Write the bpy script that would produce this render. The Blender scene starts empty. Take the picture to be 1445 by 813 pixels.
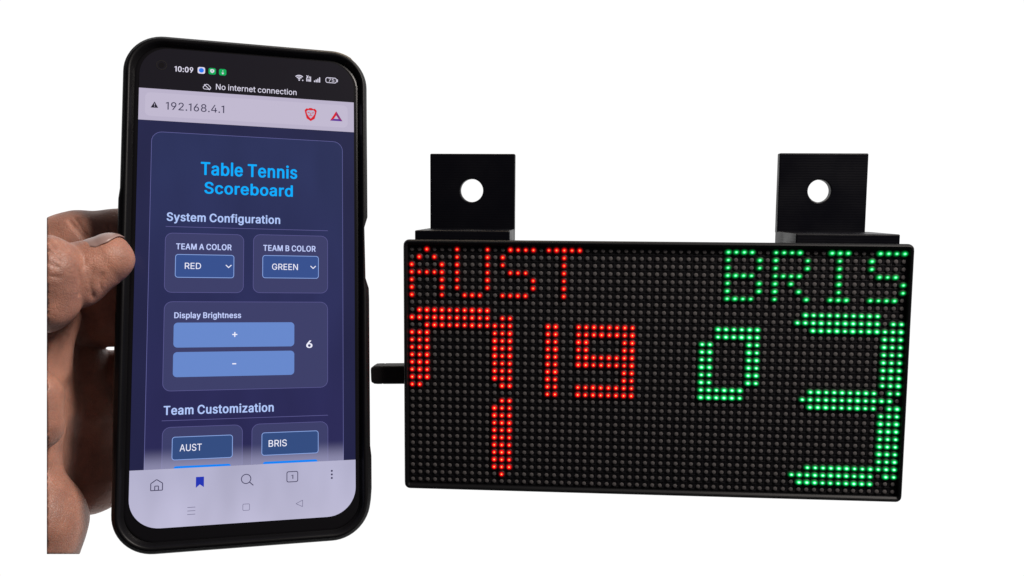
import bpy, bmesh, math, random
import numpy as np
from mathutils import Matrix, Vector

S = bpy.context.scene
COL = S.collection
random.seed(4)

# ---------------------------------------------------------------- camera
cam = bpy.data.cameras.new('camera')
cam.sensor_width = 36.0
cam.lens = 36.0 * 1200.0 / 1445.0
cam.clip_start = 0.01
cam.clip_end = 50.0
cam_o = bpy.data.objects.new('camera', cam)
cam_o.rotation_euler = (math.radians(90), 0, 0)
COL.objects.link(cam_o)
S.camera = cam_o

# ---------------------------------------------------------------- world: bright white behind, a dim room in front
w = bpy.data.worlds.new('World')
S.world = w
w.use_nodes = True
nt = w.node_tree
bg = nt.nodes['Background']
tc = nt.nodes.new('ShaderNodeTexCoord')
sp = nt.nodes.new('ShaderNodeSeparateXYZ')
mr = nt.nodes.new('ShaderNodeMapRange')
mr.interpolation_type = 'SMOOTHSTEP'
mr.inputs['From Min'].default_value = 0.12
mr.inputs['From Max'].default_value = 0.52
mx = nt.nodes.new('ShaderNodeMix')
mx.data_type = 'RGBA'
mx.inputs['A'].default_value = (0.048, 0.048, 0.056, 1)
mx.inputs['B'].default_value = (1.04, 1.04, 1.04, 1)
nt.links.new(tc.outputs['Generated'], sp.inputs[0])
nt.links.new(sp.outputs['Y'], mr.inputs['Value'])
nt.links.new(mr.outputs['Result'], mx.inputs['Factor'])
nt.links.new(mx.outputs['Result'], bg.inputs['Color'])
bg.inputs['Strength'].default_value = 1.0

# ---------------------------------------------------------------- lamps
def area(name, loc, aim, size, power, color):
    l = bpy.data.lights.new(name, 'AREA')
    l.shape = 'DISK'
    l.size = size
    l.energy = power
    l.color = color
    o = bpy.data.objects.new(name, l)
    o.location = loc
    o.rotation_euler = (Vector(aim) - Vector(loc)).to_track_quat('-Z', 'Y').to_euler()
    COL.objects.link(o)
area('key_lamp', (0.42, 0.0, 0.46), (-0.06, 0.29, -0.02), 0.20, 7.0, (1.0, 0.92, 0.86))
area('warm_lamp', (-0.02, 0.62, 0.45), (-0.06, 0.28, 0.06), 0.22, 0.35, (1.0, 0.72, 0.42))

# ---------------------------------------------------------------- colour management
S.view_settings.view_transform = 'Standard'
S.view_settings.look = 'None'
S.view_settings.exposure = 0.0
S.view_settings.gamma = 1.0
S.cycles.use_denoising = True
S.cycles.max_bounces = 6

# ---------------------------------------------------------------- helpers
def lin(c):
    return tuple((x / 255.0 / 12.92) if x / 255.0 <= 0.04045 else ((x / 255.0 + 0.055) / 1.055) ** 2.4 for x in c) + (1.0,)

def mat(name, base, rough=0.5, spec=0.5, bump=None, var=None):
    m = bpy.data.materials.new(name)
    m.use_nodes = True
    t = m.node_tree
    b = t.nodes['Principled BSDF']
    b.inputs['Base Color'].default_value = base
    b.inputs['Roughness'].default_value = rough
    b.inputs['Specular IOR Level'].default_value = spec
    co = t.nodes.new('ShaderNodeTexCoord')
    if bump:
        sc, st, dist = bump
        n = t.nodes.new('ShaderNodeTexNoise')
        n.inputs['Scale'].default_value = sc
        n.inputs['Detail'].default_value = 4
        bp = t.nodes.new('ShaderNodeBump')
        bp.inputs['Strength'].default_value = st
        bp.inputs['Distance'].default_value = dist
        t.links.new(co.outputs['Object'], n.inputs['Vector'])
        t.links.new(n.outputs['Fac'], bp.inputs['Height'])
        t.links.new(bp.outputs['Normal'], b.inputs['Normal'])
    if var:
        sc, lo, hi = var
        n = t.nodes.new('ShaderNodeTexNoise')
        n.inputs['Scale'].default_value = sc
        n.inputs['Detail'].default_value = 5
        r = t.nodes.new('ShaderNodeMapRange')
        r.inputs['From Min'].default_value = 0.3
        r.inputs['From Max'].default_value = 0.7
        r.inputs['To Min'].default_value = lo
        r.inputs['To Max'].default_value = hi
        t.links.new(co.outputs['Object'], n.inputs['Vector'])
        t.links.new(n.outputs['Fac'], r.inputs['Value'])
        t.links.new(r.outputs['Result'], b.inputs['Roughness'])
    return m

def screen_mat(name, rgb, strength=1.0, grad=None):
    """pixels of the lit phone screen, under glossy glass; grad = (other rgb, y at this colour, y at the other)"""
    m = bpy.data.materials.new(name)
    m.use_nodes = True
    t = m.node_tree
    b = t.nodes['Principled BSDF']
    b.inputs['Base Color'].default_value = (0.004, 0.004, 0.005, 1)
    b.inputs['Roughness'].default_value = 0.25
    b.inputs['Specular IOR Level'].default_value = 0.2
    b.inputs['Emission Color'].default_value = lin(rgb)
    b.inputs['Emission Strength'].default_value = strength
    if grad:
        # slightly uneven panel brightness
        co = t.nodes.new('ShaderNodeTexCoord')
        mp = t.nodes.new('ShaderNodeMapping')
        mp.inputs['Scale'].default_value = (60, 22, 1)
        nn = t.nodes.new('ShaderNodeTexNoise')
        nn.inputs['Scale'].default_value = 1.0
        nr = t.nodes.new('ShaderNodeMapRange')
        nr.inputs['From Min'].default_value = 0.3
        nr.inputs['From Max'].default_value = 0.7
        nr.inputs['To Min'].default_value = 0.88 * strength
        nr.inputs['To Max'].default_value = 1.10 * strength
        t.links.new(co.outputs['Object'], mp.inputs['Vector'])
        t.links.new(mp.outputs['Vector'], nn.inputs['Vector'])
        t.links.new(nn.outputs['Fac'], nr.inputs['Value'])
        t.links.new(nr.outputs['Result'], b.inputs['Emission Strength'])
        s = t.nodes.new('ShaderNodeSeparateXYZ')
        r = t.nodes.new('ShaderNodeMapRange')
        r.inputs['From Min'].default_value = grad[1]
        r.inputs['From Max'].default_value = grad[2]
        x = t.nodes.new('ShaderNodeMix')
        x.data_type = 'RGBA'
        x.inputs['A'].default_value = lin(rgb)
        x.inputs['B'].default_value = lin(grad[0])
        t.links.new(co.outputs['Object'], s.inputs[0])
        t.links.new(s.outputs['Y'], r.inputs['Value'])
        t.links.new(r.outputs['Result'], x.inputs['Factor'])
        t.links.new(x.outputs['Result'], b.inputs['Emission Color'])
    return m

def link(name, me, parent=None, mats=(), smooth=False):
    for m in mats:
        me.materials.append(m)
    if smooth:
        for p in me.polygons:
            p.use_smooth = True
    o = bpy.data.objects.new(name, me)
    COL.objects.link(o)
    o.parent = parent
    return o

def obj(name, bm, parent=None, mats=(), smooth=False):
    me = bpy.data.meshes.new(name)
    bm.normal_update()
    bm.to_mesh(me)
    bm.free()
    return link(name, me, parent, mats, smooth)

def thing(name, label, cat, mw, group=None):
    o = bpy.data.objects.new(name, None)
    o.empty_display_size = 0.02
    COL.objects.link(o)
    o.matrix_world = mw
    o['label'] = label
    o['category'] = cat
    if group:
        o['group'] = group
    return o

def frame_matrix(t, r):
    m = Matrix([[r[0][0], r[0][1], r[0][2], t[0]],
                [r[1][0], r[1][1], r[1][2], t[1]],
                [r[2][0], r[2][1], r[2][2], t[2]],
                [0, 0, 0, 1]])
    return m

def rr_pts(hx, hy, r, n=7, side=0, cx=0, cy=0):
    """rounded rectangle outline, counter-clockwise"""
    r = max(min(r, hx, hy), 1e-5)
    out = []
    for k, (sx, sy) in enumerate(((1, 1), (-1, 1), (-1, -1), (1, -1))):
        a0 = k * math.pi / 2
        for i in range(n + 1):
            a = a0 + i / n * math.pi / 2
            out.append((cx + sx * (hx - r) + r * math.cos(a), cy + sy * (hy - r) + r * math.sin(a)))
        if side:
            nx = [(-1, 1), (-1, -1), (1, -1), (1, 1)][k]
            a1 = (k + 1) * math.pi / 2
            p = out[-1]
            q = (cx + nx[0] * (hx - r) + r * math.cos(a1), cy + nx[1] * (hy - r) + r * math.sin(a1))
            for i in range(1, side):
                f = i / side
                out.append((p[0] + (q[0] - p[0]) * f, p[1] + (q[1] - p[1]) * f))
    return out

def sweep(bm, hx, hy, r, prof, n=7, side=0, cx=0, cy=0, cap0=False, cap1=False, warp=None):
    """rings of a rounded rectangle; prof = [(outward offset, z)]"""
    rings = []
    for off, z in prof:
        ring = []
        for x, y in rr_pts(hx + off, hy + off, r + off, n, side, cx, cy):
            if warp:
                x, y = warp(x, y, off, z)
            ring.append(bm.verts.new((x, y, z)))
        rings.append(ring)
    for a, b in zip(rings, rings[1:]):
        for i in range(len(a)):
            j = (i + 1) % len(a)
            bm.faces.new((a[i], a[j], b[j], b[i]))
    if cap0:
        bm.faces.new(list(reversed(rings[0])))
    if cap1:
        bm.faces.new(rings[-1])
    return rings

def box(bm, x0, x1, y0, y1, z0, z1, bev=0.0):
    r = bmesh.ops.create_cube(bm, size=1.0, matrix=Matrix.Translation(((x0 + x1) / 2, (y0 + y1) / 2, (z0 + z1) / 2)) @ Matrix.Diagonal((x1 - x0, y1 - y0, z1 - z0, 1)))
    if bev:
        es = {e for v in r['verts'] for e in v.link_edges}
        bmesh.ops.bevel(bm, geom=list(es), offset=bev, segments=2, profile=0.5, affect='EDGES')

MM = 0.001

# ================================================================ LED scoreboard
BOARD = frame_matrix((0.054495, 0.333535, -0.03211),
                     [[0.997784, 0.006653, -0.066198], [-0.065259, -0.095802, -0.993259], [-0.01295, 0.995378, -0.095156]])
board = thing('led_scoreboard', 'black LED matrix scoreboard showing red AUST and green BRIS dot scores', 'scoreboard', BOARD)

black_plastic = mat('black_plastic', (0.0045, 0.0045, 0.006, 1), 0.42, 0.35, bump=(900, 0.12, 0.0002), var=(60, 0.34, 0.55))
frame_plastic = mat('frame_plastic', (0.0034, 0.0034, 0.0042, 1), 0.45, 0.2, bump=(1500, 0.1, 0.0001))
mask_plastic = mat('mask_plastic', (0.0050, 0.0046, 0.0058, 1), 0.5, 0.2, bump=(1800, 0.35, 0.0002))

# enclosure: rounded frame with a lip round the matrix
bm = bmesh.new()
sweep(bm, 0.0960, 0.0481, 0.0005,
      [(0.0, -0.0012), (0.0, 0.0010), (0.0003, 0.0015), (0.0008, 0.0017), (0.0013, 0.0015), (0.0017, 0.0008),
       (0.0018, 0.0), (0.0017, -0.0016), (0.0002, -0.0032), (0.0002, -0.036), (-0.0004, -0.0372), (-0.0012, -0.0376)], n=5, cap1=True)
for v in bm.verts:                                  # 2 mm deeper lip along the top and bottom
    if abs(v.co.y) > 0.0481 and v.co.z > -0.0020:
        v.co.y += math.copysign(0.0004, v.co.y)
bmesh.ops.recalc_face_normals(bm, faces=bm.faces)
obj('enclosure_frame', bm, board, [frame_plastic])

# louvred black mask between the LEDs
P = 0.003
bm = bmesh.new()
box(bm, -0.0960, 0.0960, -0.0481, 0.0481, -0.0030, -0.0006)
for i in range(33):
    y = (i - 16) * P
    y = max(min(y, 0.0476), -0.0476)
    box(bm, -0.0958, 0.0958, y - 0.00030, y + 0.00030, -0.0010, -0.00045, 0.00008)
for i in range(65):
    x = (i - 32) * P
    x = max(min(x, 0.0956), -0.0956)
    box(bm, x - 0.00028, x + 0.00028, -0.0479, 0.0479, -0.0010, -0.00050, 0.00005)
obj('led_mask', bm, board, [mask_plastic])

def span(a, b):
    return list(range(a, b + 1))
def rows(d):
    return [(c, r) for r, cs in d.items() for c in cs]
def big(off, three):
    d = {8: span(1, 10), 9: span(0, 10) + [12, 13], 10: span(2, 13)}
    for r in range(11, 18):
        d[r] = ([] if three else [0, 1, 2]) + [11, 12, 13]
    if three:
        d[18] = span(2, 10) + [12, 13]
        d[19] = span(1, 12)
        d[20] = span(2, 10) + [12, 13]
        for r in range(21, 28):
            d[r] = [11, 12, 13]
        d[28] = span(2, 13)
        d[29] = span(0, 10) + [12, 13]
        d[30] = span(1, 10)
    else:
        d[18] = [0, 1, 12, 13]
        d[20] = [12, 13]
        for r in range(21, 30):
            d[r] = [11, 12, 13]
        d[30] = [12]
    return [(c + off, r) for c, r in rows(d)]

RED, GREEN = 'red', 'green'
GLYPHS = [
    ('lit_letter', 'letter A in red dots', RED, rows({0: [2], 1: [1, 3], 2: [0, 4], 3: span(0, 4), 4: [0, 4], 5: [0, 4], 6: [0, 4]})),
    ('lit_letter', 'letter U in red dots', RED, rows({**{r: [6, 10] for r in range(6)}, 6: [7, 8, 9]})),
    ('lit_letter', 'letter S in red dots', RED, rows({0: span(13, 16), 1: [12], 2: [12], 3: [13, 14, 15], 4: [16], 5: [16], 6: span(12, 15)})),
    ('lit_letter', 'letter T in red dots', RED, rows({0: span(18, 22), **{r: [20] for r in range(1, 7)}})),
    ('lit_letter', 'letter B in green dots', GREEN, rows({0: span(41, 44), 1: [41, 45], 2: [41, 45], 3: span(41, 44), 4: [41, 45], 5: [41, 45], 6: span(41, 44)})),
    ('lit_letter', 'letter R in green dots', GREEN, rows({0: span(47, 50), 1: [47, 51], 2: [47, 51], 3: span(47, 50), 4: [47, 49], 5: [47, 50], 6: [47, 51]})),
    ('lit_letter', 'letter I in green dots', GREEN, rows({0: [54, 55, 56], **{r: [55] for r in range(1, 6)}, 6: [54, 55, 56]})),
    ('lit_letter', 'letter S in green dots', GREEN, rows({0: span(60, 63), 1: [59], 2: [59], 3: [60, 61, 62], 4: [63], 5: [63], 6: span(59, 62)})),
    ('lit_digit', 'large digit 7 in red dots', RED, big(0, False)),
    ('lit_digit', 'digit 1 in red dots', RED, rows({r: [18, 19] for r in range(10, 20)})),
    ('lit_digit', 'digit 9 in red dots', RED, rows({r: (span(22, 29) if r in (10, 11, 14, 15, 18, 19) else ([22, 23, 28, 29] if r < 14 else [28, 29])) for r in range(10, 20)})),
    ('lit_digit', 'digit 0 in green dots', GREEN, rows({r: (span(40, 45) if r < 12 else (span(38, 43) if r > 17 else [38, 39, 44, 45])) for r in range(10, 20)})),
    ('lit_digit', 'large digit 3 in green dots', GREEN, big(50, True)),
]

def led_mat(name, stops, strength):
    """lit LED: hot die in the middle, its glare halo painted as faint emission on the wide skirt ('lens' runs 0 at the die to 1 at the rim)"""
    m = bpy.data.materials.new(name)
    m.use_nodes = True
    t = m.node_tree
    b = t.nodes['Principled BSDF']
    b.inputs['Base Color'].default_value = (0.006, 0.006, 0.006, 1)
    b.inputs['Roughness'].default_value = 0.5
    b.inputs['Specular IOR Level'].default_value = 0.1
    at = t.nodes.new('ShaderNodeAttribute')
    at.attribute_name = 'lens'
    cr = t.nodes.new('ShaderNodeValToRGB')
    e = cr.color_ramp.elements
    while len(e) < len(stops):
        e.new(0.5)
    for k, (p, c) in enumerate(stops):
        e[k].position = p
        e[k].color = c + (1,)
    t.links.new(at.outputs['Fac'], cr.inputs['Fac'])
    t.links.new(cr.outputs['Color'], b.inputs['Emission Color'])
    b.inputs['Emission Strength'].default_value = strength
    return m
led_red = led_mat('lit_red_led', [(0.0, (8.0, 1.1, 0.42)), (0.14, (7.0, 0.55, 0.16)), (0.28, (4.0, 0.008, 0.006)), (0.50, (0.75, 0.002, 0.004)), (0.72, (0.15, 0.001, 0.003)), (1.0, (0.022, 0.0006, 0.0022))], 1.0)  # outer stops of these ramps paint the glare halo into the lens emission
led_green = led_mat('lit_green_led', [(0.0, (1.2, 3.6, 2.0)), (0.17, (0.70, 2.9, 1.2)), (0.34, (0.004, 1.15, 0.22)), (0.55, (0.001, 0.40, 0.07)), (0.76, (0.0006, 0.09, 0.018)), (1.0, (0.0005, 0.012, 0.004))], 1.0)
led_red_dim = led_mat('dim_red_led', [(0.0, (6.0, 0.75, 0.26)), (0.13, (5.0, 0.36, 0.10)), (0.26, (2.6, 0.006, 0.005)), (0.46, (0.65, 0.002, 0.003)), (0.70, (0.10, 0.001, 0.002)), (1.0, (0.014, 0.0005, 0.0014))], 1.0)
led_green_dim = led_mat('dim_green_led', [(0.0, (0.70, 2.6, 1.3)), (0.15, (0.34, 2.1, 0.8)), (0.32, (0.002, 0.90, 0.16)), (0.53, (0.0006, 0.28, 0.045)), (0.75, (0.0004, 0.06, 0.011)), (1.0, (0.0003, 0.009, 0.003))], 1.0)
led_off = mat('unlit_led', (0.098, 0.091, 0.090, 1), 0.75, 0.05)

def domes(bm, cells, rx, ry, h, lens=None, rings=(0.14, 0.28, 0.42, 0.60, 0.8, 1.0), n=12, z0=-0.0002, tilt=0.0):
    for c, r in cells:
        x, y = (c - 31.5) * P, (15.5 - r) * P
        top = bm.verts.new((x, y, z0 + h))
        gain = random.uniform(0.90, 1.14)
        if lens: top[lens] = 0.0
        prev = None
        for q in rings:
            ring = []
            for k in range(n):
                a = (k + 0.5) / n * 2 * math.pi
                dx, dy = rx * q * math.cos(a), ry * q * math.sin(a)
                v = bm.verts.new((x + dx * math.cos(tilt) - dy * math.sin(tilt), y + dx * math.sin(tilt) + dy * math.cos(tilt), z0 + h * math.sqrt(max(0, 1 - q * q * 0.96))))
                if lens: v[lens] = min(1.0, q * gain)
                ring.append(v)
            for k in range(n):
                j = (k + 1) % n
                if prev is None:
                    bm.faces.new((top, ring[k], ring[j]))
                else:
                    bm.faces.new((prev[k], ring[k], ring[j], prev[j]))
            prev = ring

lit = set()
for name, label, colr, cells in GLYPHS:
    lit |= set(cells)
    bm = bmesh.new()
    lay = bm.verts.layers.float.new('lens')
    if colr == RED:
        domes(bm, cells, 0.00144, 0.00144, 0.0007, lay)  # dome skirt widened to carry the painted halo
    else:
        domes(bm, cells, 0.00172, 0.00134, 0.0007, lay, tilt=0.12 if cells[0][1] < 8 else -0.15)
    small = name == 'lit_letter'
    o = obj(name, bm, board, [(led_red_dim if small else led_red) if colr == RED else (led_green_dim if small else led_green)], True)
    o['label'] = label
bm = bmesh.new()
domes(bm, [(c, r) for r in range(32) for c in range(64) if (c, r) not in lit], 0.00082, 0.00082, 0.00016, None, (0.6, 0.88, 1.0), 8, -0.0001)
o = obj('unlit_led', bm, board, [led_off], True)
o['kind'] = 'stuff'

# two L brackets bolted on top
def bracket(x0, w_, plate, hole, top, label):
    """foot on the enclosure, plate with a round hole standing at its back edge"""
    bm = bmesh.new()
    y0, t = 0.0484, 0.0054
    box(bm, x0, x0 + w_, y0, y0 + t, -0.0362, -0.0026)
    zf, zb = -0.0325, -0.0365
    xa, xb, ya, yb = plate[0], plate[1], y0 + t - 0.0008, top
    hx, hy, hr = hole
    n = 48
    outer = []
    for k in range(n):
        a = 2 * math.pi * (k + 0.5) / n
        dx, dy = math.cos(a), math.sin(a)
        s = min(((xb - hx) if dx > 0 else (xa - hx)) / dx, ((yb - hy) if dy > 0 else (ya - hy)) / dy)
        outer.append([hx + dx * s, hy + dy * s])
    for cxy in ((xa, ya), (xb, ya), (xa, yb), (xb, yb)):
        k = min(range(n), key=lambda i: (outer[i][0] - cxy[0]) ** 2 + (outer[i][1] - cxy[1]) ** 2)
        outer[k] = list(cxy)
    vf = [bm.verts.new((p[0], p[1], zf)) for p in outer]
    vb = [bm.verts.new((p[0], p[1], zb)) for p in outer]
    hf = [bm.verts.new((hx + hr * math.cos(2 * math.pi * (k + .5) / n), hy + hr * math.sin(2 * math.pi * (k + .5) / n), zf)) for k in range(n)]
    hb = [bm.verts.new((v.co.x, v.co.y, zb)) for v in hf]
    es = []
    for k in range(n):
        j = (k + 1) % n
        bm.faces.new((hf[k], vf[k], vf[j], hf[j]))
        bm.faces.new((hb[k], hb[j], vb[j], vb[k]))
        bm.faces.new((vf[k], vb[k], vb[j], vf[j]))
        bm.faces.new((hf[k], hf[j], hb[j], hb[k]))
    # printed layer lines on the plate's sides come from the bump
    bmesh.ops.recalc_face_normals(bm, faces=bm.faces)
    o = obj('mounting_bracket', bm, board, [printed])
    bv = o.modifiers.new('rounded_edges', 'BEVEL')
    bv.width = 0.0005
    bv.segments = 2
    bv.limit_method = 'ANGLE'
    bv.angle_limit = math.radians(50)
    o['label'] = label

printed = mat('printed_plastic', (0.0030, 0.0030, 0.0050, 1), 0.42, 0.12, var=(60, 0.30, 0.5))
t = printed.node_tree
co = t.nodes.new('ShaderNodeTexCoord')
wv = t.nodes.new('ShaderNodeTexWave')
wv.wave_type = 'BANDS'
wv.bands_direction = 'Y'
wv.inputs['Scale'].default_value = 300
wv.inputs['Distortion'].default_value = 2.0
wv.inputs['Detail'].default_value = 2
bp = t.nodes.new('ShaderNodeBump')
bp.inputs['Strength'].default_value = 0.10
bp.inputs['Distance'].default_value = 0.0002
t.links.new(co.outputs['Object'], wv.inputs['Vector'])
t.links.new(wv.outputs['Fac'], bp.inputs['Height'])
t.links.new(bp.outputs['Normal'], t.nodes['Principled BSDF'].inputs['Normal'])
bracket(-0.0938, 0.0378, (-0.0925, -0.0560), (-0.0746, 0.0701, 0.0049), 0.0857, 'drilled bracket above the red letters')
bracket(0.0545, 0.0391, (0.0544, 0.0906), (0.0712, 0.0707, 0.0047), 0.0863, 'drilled bracket above the green letters')

# ================================================================ plug in the scoreboard's side
plug = thing('cable_plug', 'short black plug pushed into the side of the scoreboard', 'plug', BOARD @ Matrix.Translation((-0.0978, -0.0057, -0.010)))
bm = bmesh.new()
sweep(bm, 0.0040, 0.0038, 0.0012, [(-0.0018, 0.0), (-0.0008, 0.0004), (-0.0001, 0.0016), (0.0, 0.0030), (0.0, 0.0046), (-0.00012, 0.0047), (-0.00012, 0.0052), (0.0, 0.0053), (0.0, 0.0155)], n=5, cap0=True, cap1=True)
bmesh.ops.transform(bm, matrix=Matrix.Translation((-0.0154, 0, 0)) @ Matrix.Rotation(math.radians(1.5), 4, 'Z') @ Matrix.Rotation(math.radians(90), 4, 'Y'), verts=bm.verts)
bmesh.ops.recalc_face_normals(bm, faces=bm.faces)
obj('overmold', bm, plug, [mat('plug_rubber', (0.010, 0.009, 0.010, 1), 0.6, 0.3, bump=(1200, 0.15, 0.0002))])

# ================================================================ smartphone
PHONE = frame_matrix((-0.085319, 0.275226, 0.004038),
                     [[0.957852, -0.025531, 0.286126], [0.287153, 0.112595, -0.951244], [-0.00793, 0.993313, 0.11518]])
phone = thing('smartphone', 'smartphone in a black rubber case showing a table tennis scoreboard page', 'smartphone', PHONE)
CY = -0.0038                                         # centre of the case below the centre of the page
HX, HY = 0.0390, 0.0820

case_rubber = mat('case_rubber', (0.0046, 0.0044, 0.0052, 1), 0.46, 0.18, bump=(1400, 0.1, 0.0001), var=(30, 0.34, 0.5))
glass_black = mat('glass_black', (0.0050, 0.0045, 0.0055, 1), 0.25, 0.35)

def warp(x, y, off, z):
    if x > 0.034 and off > -0.0022:
        yy = y
        def st(a, b, v):
            return max(0.0, min(1.0, (v - a) / (b - a)))
        d = -0.0004 * st(-0.005, 0.02, yy)
        d -= 0.0011 * st(-0.004, -0.001, yy) * (1 - st(0.0175, 0.0205, yy))
        d += 0.0004 * st(-0.074, -0.072, yy) * (1 - st(-0.058, -0.056, yy))
        k = min(1.0, (off + 0.0022) / 0.0015)
        x += d * k
    if x < -0.034 and off > -0.0012:
        x -= 0.0004 * max(0.0, min(1.0, (0.027 - y) / 0.003)) * max(0.0, min(1.0, (y + 0.06) / 0.02))
    return x, y
bm = bmesh.new()
prof = [(-0.0040, -0.0012), (-0.0036, -0.0002), (-0.0029, 0.0004), (-0.0026, 0.0013), (-0.0021, 0.0017), (-0.0015, 0.00165), (-0.0012, 0.0012),
        (-0.0009, 0.0009), (-0.0004, 0.0004), (-0.0001, -0.0006), (0.0, -0.0025), (0.0, -0.0075), (-0.0006, -0.0095), (-0.0020, -0.0108), (-0.0040, -0.0112)]
sweep(bm, HX, HY, 0.0125, prof, n=14, side=40, cy=CY, cap1=True, warp=warp)
bmesh.ops.recalc_face_normals(bm, faces=bm.faces)
obj('phone_case', bm, phone, [case_rubber], True)

# front glass with black bezel
bm = bmesh.new()
sweep(bm, 0.0357, 0.0787, 0.0100, [(-0.0008, -0.0070), (0.0, -0.0060), (0.0, -0.0006), (-0.0004, -0.00025), (-0.0009, -0.00016)], n=12, cy=CY, cap0=True, cap1=True)
bmesh.ops.recalc_face_normals(bm, faces=bm.faces)
obj('front_glass', bm, phone, [glass_black])

# lit display panel: page background, rounded at the bottom
ZP = -0.00010
STEP = 0.00004
def flat(bm, pts, z, mi=0):
    f = bm.faces.new([bm.verts.new((x * MM, y * MM, z)) for x, y in pts])
    f.material_index = mi
    return f
def ring(bm, a, b, z, mi=0):
    va = [bm.verts.new((x * MM, y * MM, z)) for x, y in a]
    vb = [bm.verts.new((x * MM, y * MM, z)) for x, y in b]
    for i in range(len(va)):
        j = (i + 1) % len(va)
        f = bm.faces.new((va[i], va[j], vb[j], vb[i]))
        f.material_index = mi
def rrect(x0, x1, yt, yb, r, n=6):
    """screen mm with y measured downwards"""
    return rr_pts((x1 - x0) / 2, (yb - yt) / 2, r, n, 0, (x0 + x1) / 2, -(yt + yb) / 2)

page_m = screen_mat('page_background', (37, 39, 75), 1.0, grad=((32, 33, 69), 0.045, -0.055))
bm = bmesh.new()
lay_pts = [(x, y) for x, y in rr_pts(34.0, 76.0, 9.0, 12, 0, 0, -2.0)]
flat(bm, lay_pts, ZP)
display = obj('display', bm, phone, [page_m])

def layer(name, bm, mats, label=None, smooth=False):
    o = obj(name, bm, display, mats, smooth)
    if label:
        o['label'] = label
    return o

status_m = screen_mat('status_black', (24, 21, 27), 1.0)
bar_m = screen_mat('browser_bar', (186, 178, 202), 1.0)
pill_m = screen_mat('address_field', (193, 185, 208), 1.0)
nav_m = screen_mat('nav_bar', (180, 178, 206), 1.0, grad=((190, 187, 214), -0.062, -0.078))
cont_m = screen_mat('page_panel', (42, 49, 90), 1.0, grad=((41, 40, 85), 0.035, -0.045))
card_m = screen_mat('card_fill', (60, 62, 104), 1.0)
rim_m = screen_mat('card_rim', (92, 90, 146), 1.0)
crim_m = screen_mat('panel_rim', (98, 98, 156), 1.0)
sel_m = screen_mat('field_fill', (54, 80, 142), 1.0)
inp_m = screen_mat('input_fill', (50, 76, 128), 1.0)
selrim_m = screen_mat('field_rim', (140, 170, 232), 1.0)
btn_m = screen_mat('button_fill', (103, 136, 204), 1.0)
blue_m = screen_mat('blue_fill', (16, 132, 246), 1.0)
title_m = screen_mat('title_text', (0, 172, 255), 1.0)
head_m = screen_mat('heading_text', (178, 200, 252), 1.0)
lab_m = screen_mat('label_text', (196, 208, 255), 1.0)
white_m = screen_mat('white_text', (240, 240, 255), 1.0)
stat_m = screen_mat('status_text', (222, 218, 236), 1.0)
dark_m = screen_mat('dark_text', (62, 58, 84), 1.0)
ink_m = screen_mat('ink_icon', (66, 62, 92), 1.0)
thin_m = screen_mat('thin_icon', (112, 108, 138), 1.0)
navy_m = screen_mat('bookmark_blue', (34, 52, 178), 1.0)
green_m = screen_mat('green_icon', (14, 168, 88), 1.0)
red_m = screen_mat('red_icon', (212, 30, 44), 1.0)
purple_m = screen_mat('purple_icon', (92, 48, 150), 1.0)
plum_m = screen_mat('plum_icon', (140, 40, 110), 1.0)
azure_m = screen_mat('azure_icon', (40, 120, 240), 1.0)

def Z(n):
    return ZP + STEP * n

# status bar, address bar, bottom bar
bm = bmesh.new()
flat(bm, [(34, 60.3)] + [(x, y) for x, y in rr_pts(34.0, 76.0, 9.0, 12, 0, 0, -2.0) if y > 60.4] + [(-34, 60.3)], Z(1))
layer('status_bar', bm, [status_m])
bm = bmesh.new()
flat(bm, [(-34, 49.8), (34, 49.8), (34, 60.3), (-34, 60.3)], Z(1))
layer('address_bar', bm, [bar_m])
bm = bmesh.new()
flat(bm, rrect(-32.1, 31.9, -59.0, -51.2, 1.6), Z(2))
layer('address_field', bm, [pill_m])
bm = bmesh.new()
flat(bm, [(34, -60.3), (-34, -60.3)] + [(x, y) for x, y in rr_pts(34.0, 76.0, 9.0, 12, 0, 0, -2.0) if y < -60.4], Z(6))
layer('bottom_bar', bm, [nav_m])

def panel(name, x0, x1, yt, yb, r, fill, rim, lv, wd=0.16, label=None):
    bm = bmesh.new()
    inner = rrect(x0 + wd, x1 - wd, yt + wd, yb - wd, max(r - wd, 0.1))
    flat(bm, inner, Z(lv), 0)
    if rim:
        ring(bm, rrect(x0, x1, yt, yb, r), inner, Z(lv), 1)
    return layer(name, bm, [fill, rim] if rim else [fill], label)

def open_panel(name, x0, x1, yt, yb, r, fill, rim, lv, wd=0.16):
    """panel running on below the bottom bar: no lower corners"""
    top = [(x, y) for x, y in rrect(x0, x1, yt, yt + 40, r) if y > -(yt + r + 0.01)]
    tin = [(x, y) for x, y in rrect(x0 + wd, x1 - wd, yt + wd, yt + 40, r - wd) if y > -(yt + r + 0.01)]
    top = [(x1, -yb)] + top + [(x0, -yb)]
    tin = [(x1 - wd, -yb)] + tin + [(x0 + wd, -yb)]
    bm = bmesh.new()
    flat(bm, tin, Z(lv), 0)
    va = [bm.verts.new((x * MM, y * MM, Z(lv))) for x, y in top]
    vb = [bm.verts.new((x * MM, y * MM, Z(lv))) for x, y in tin]
    for i in range(len(va) - 1):
        f = bm.faces.new((va[i], va[i + 1], vb[i + 1], vb[i]))
        f.material_index = 1
    layer(name, bm, [fill, rim])

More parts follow.
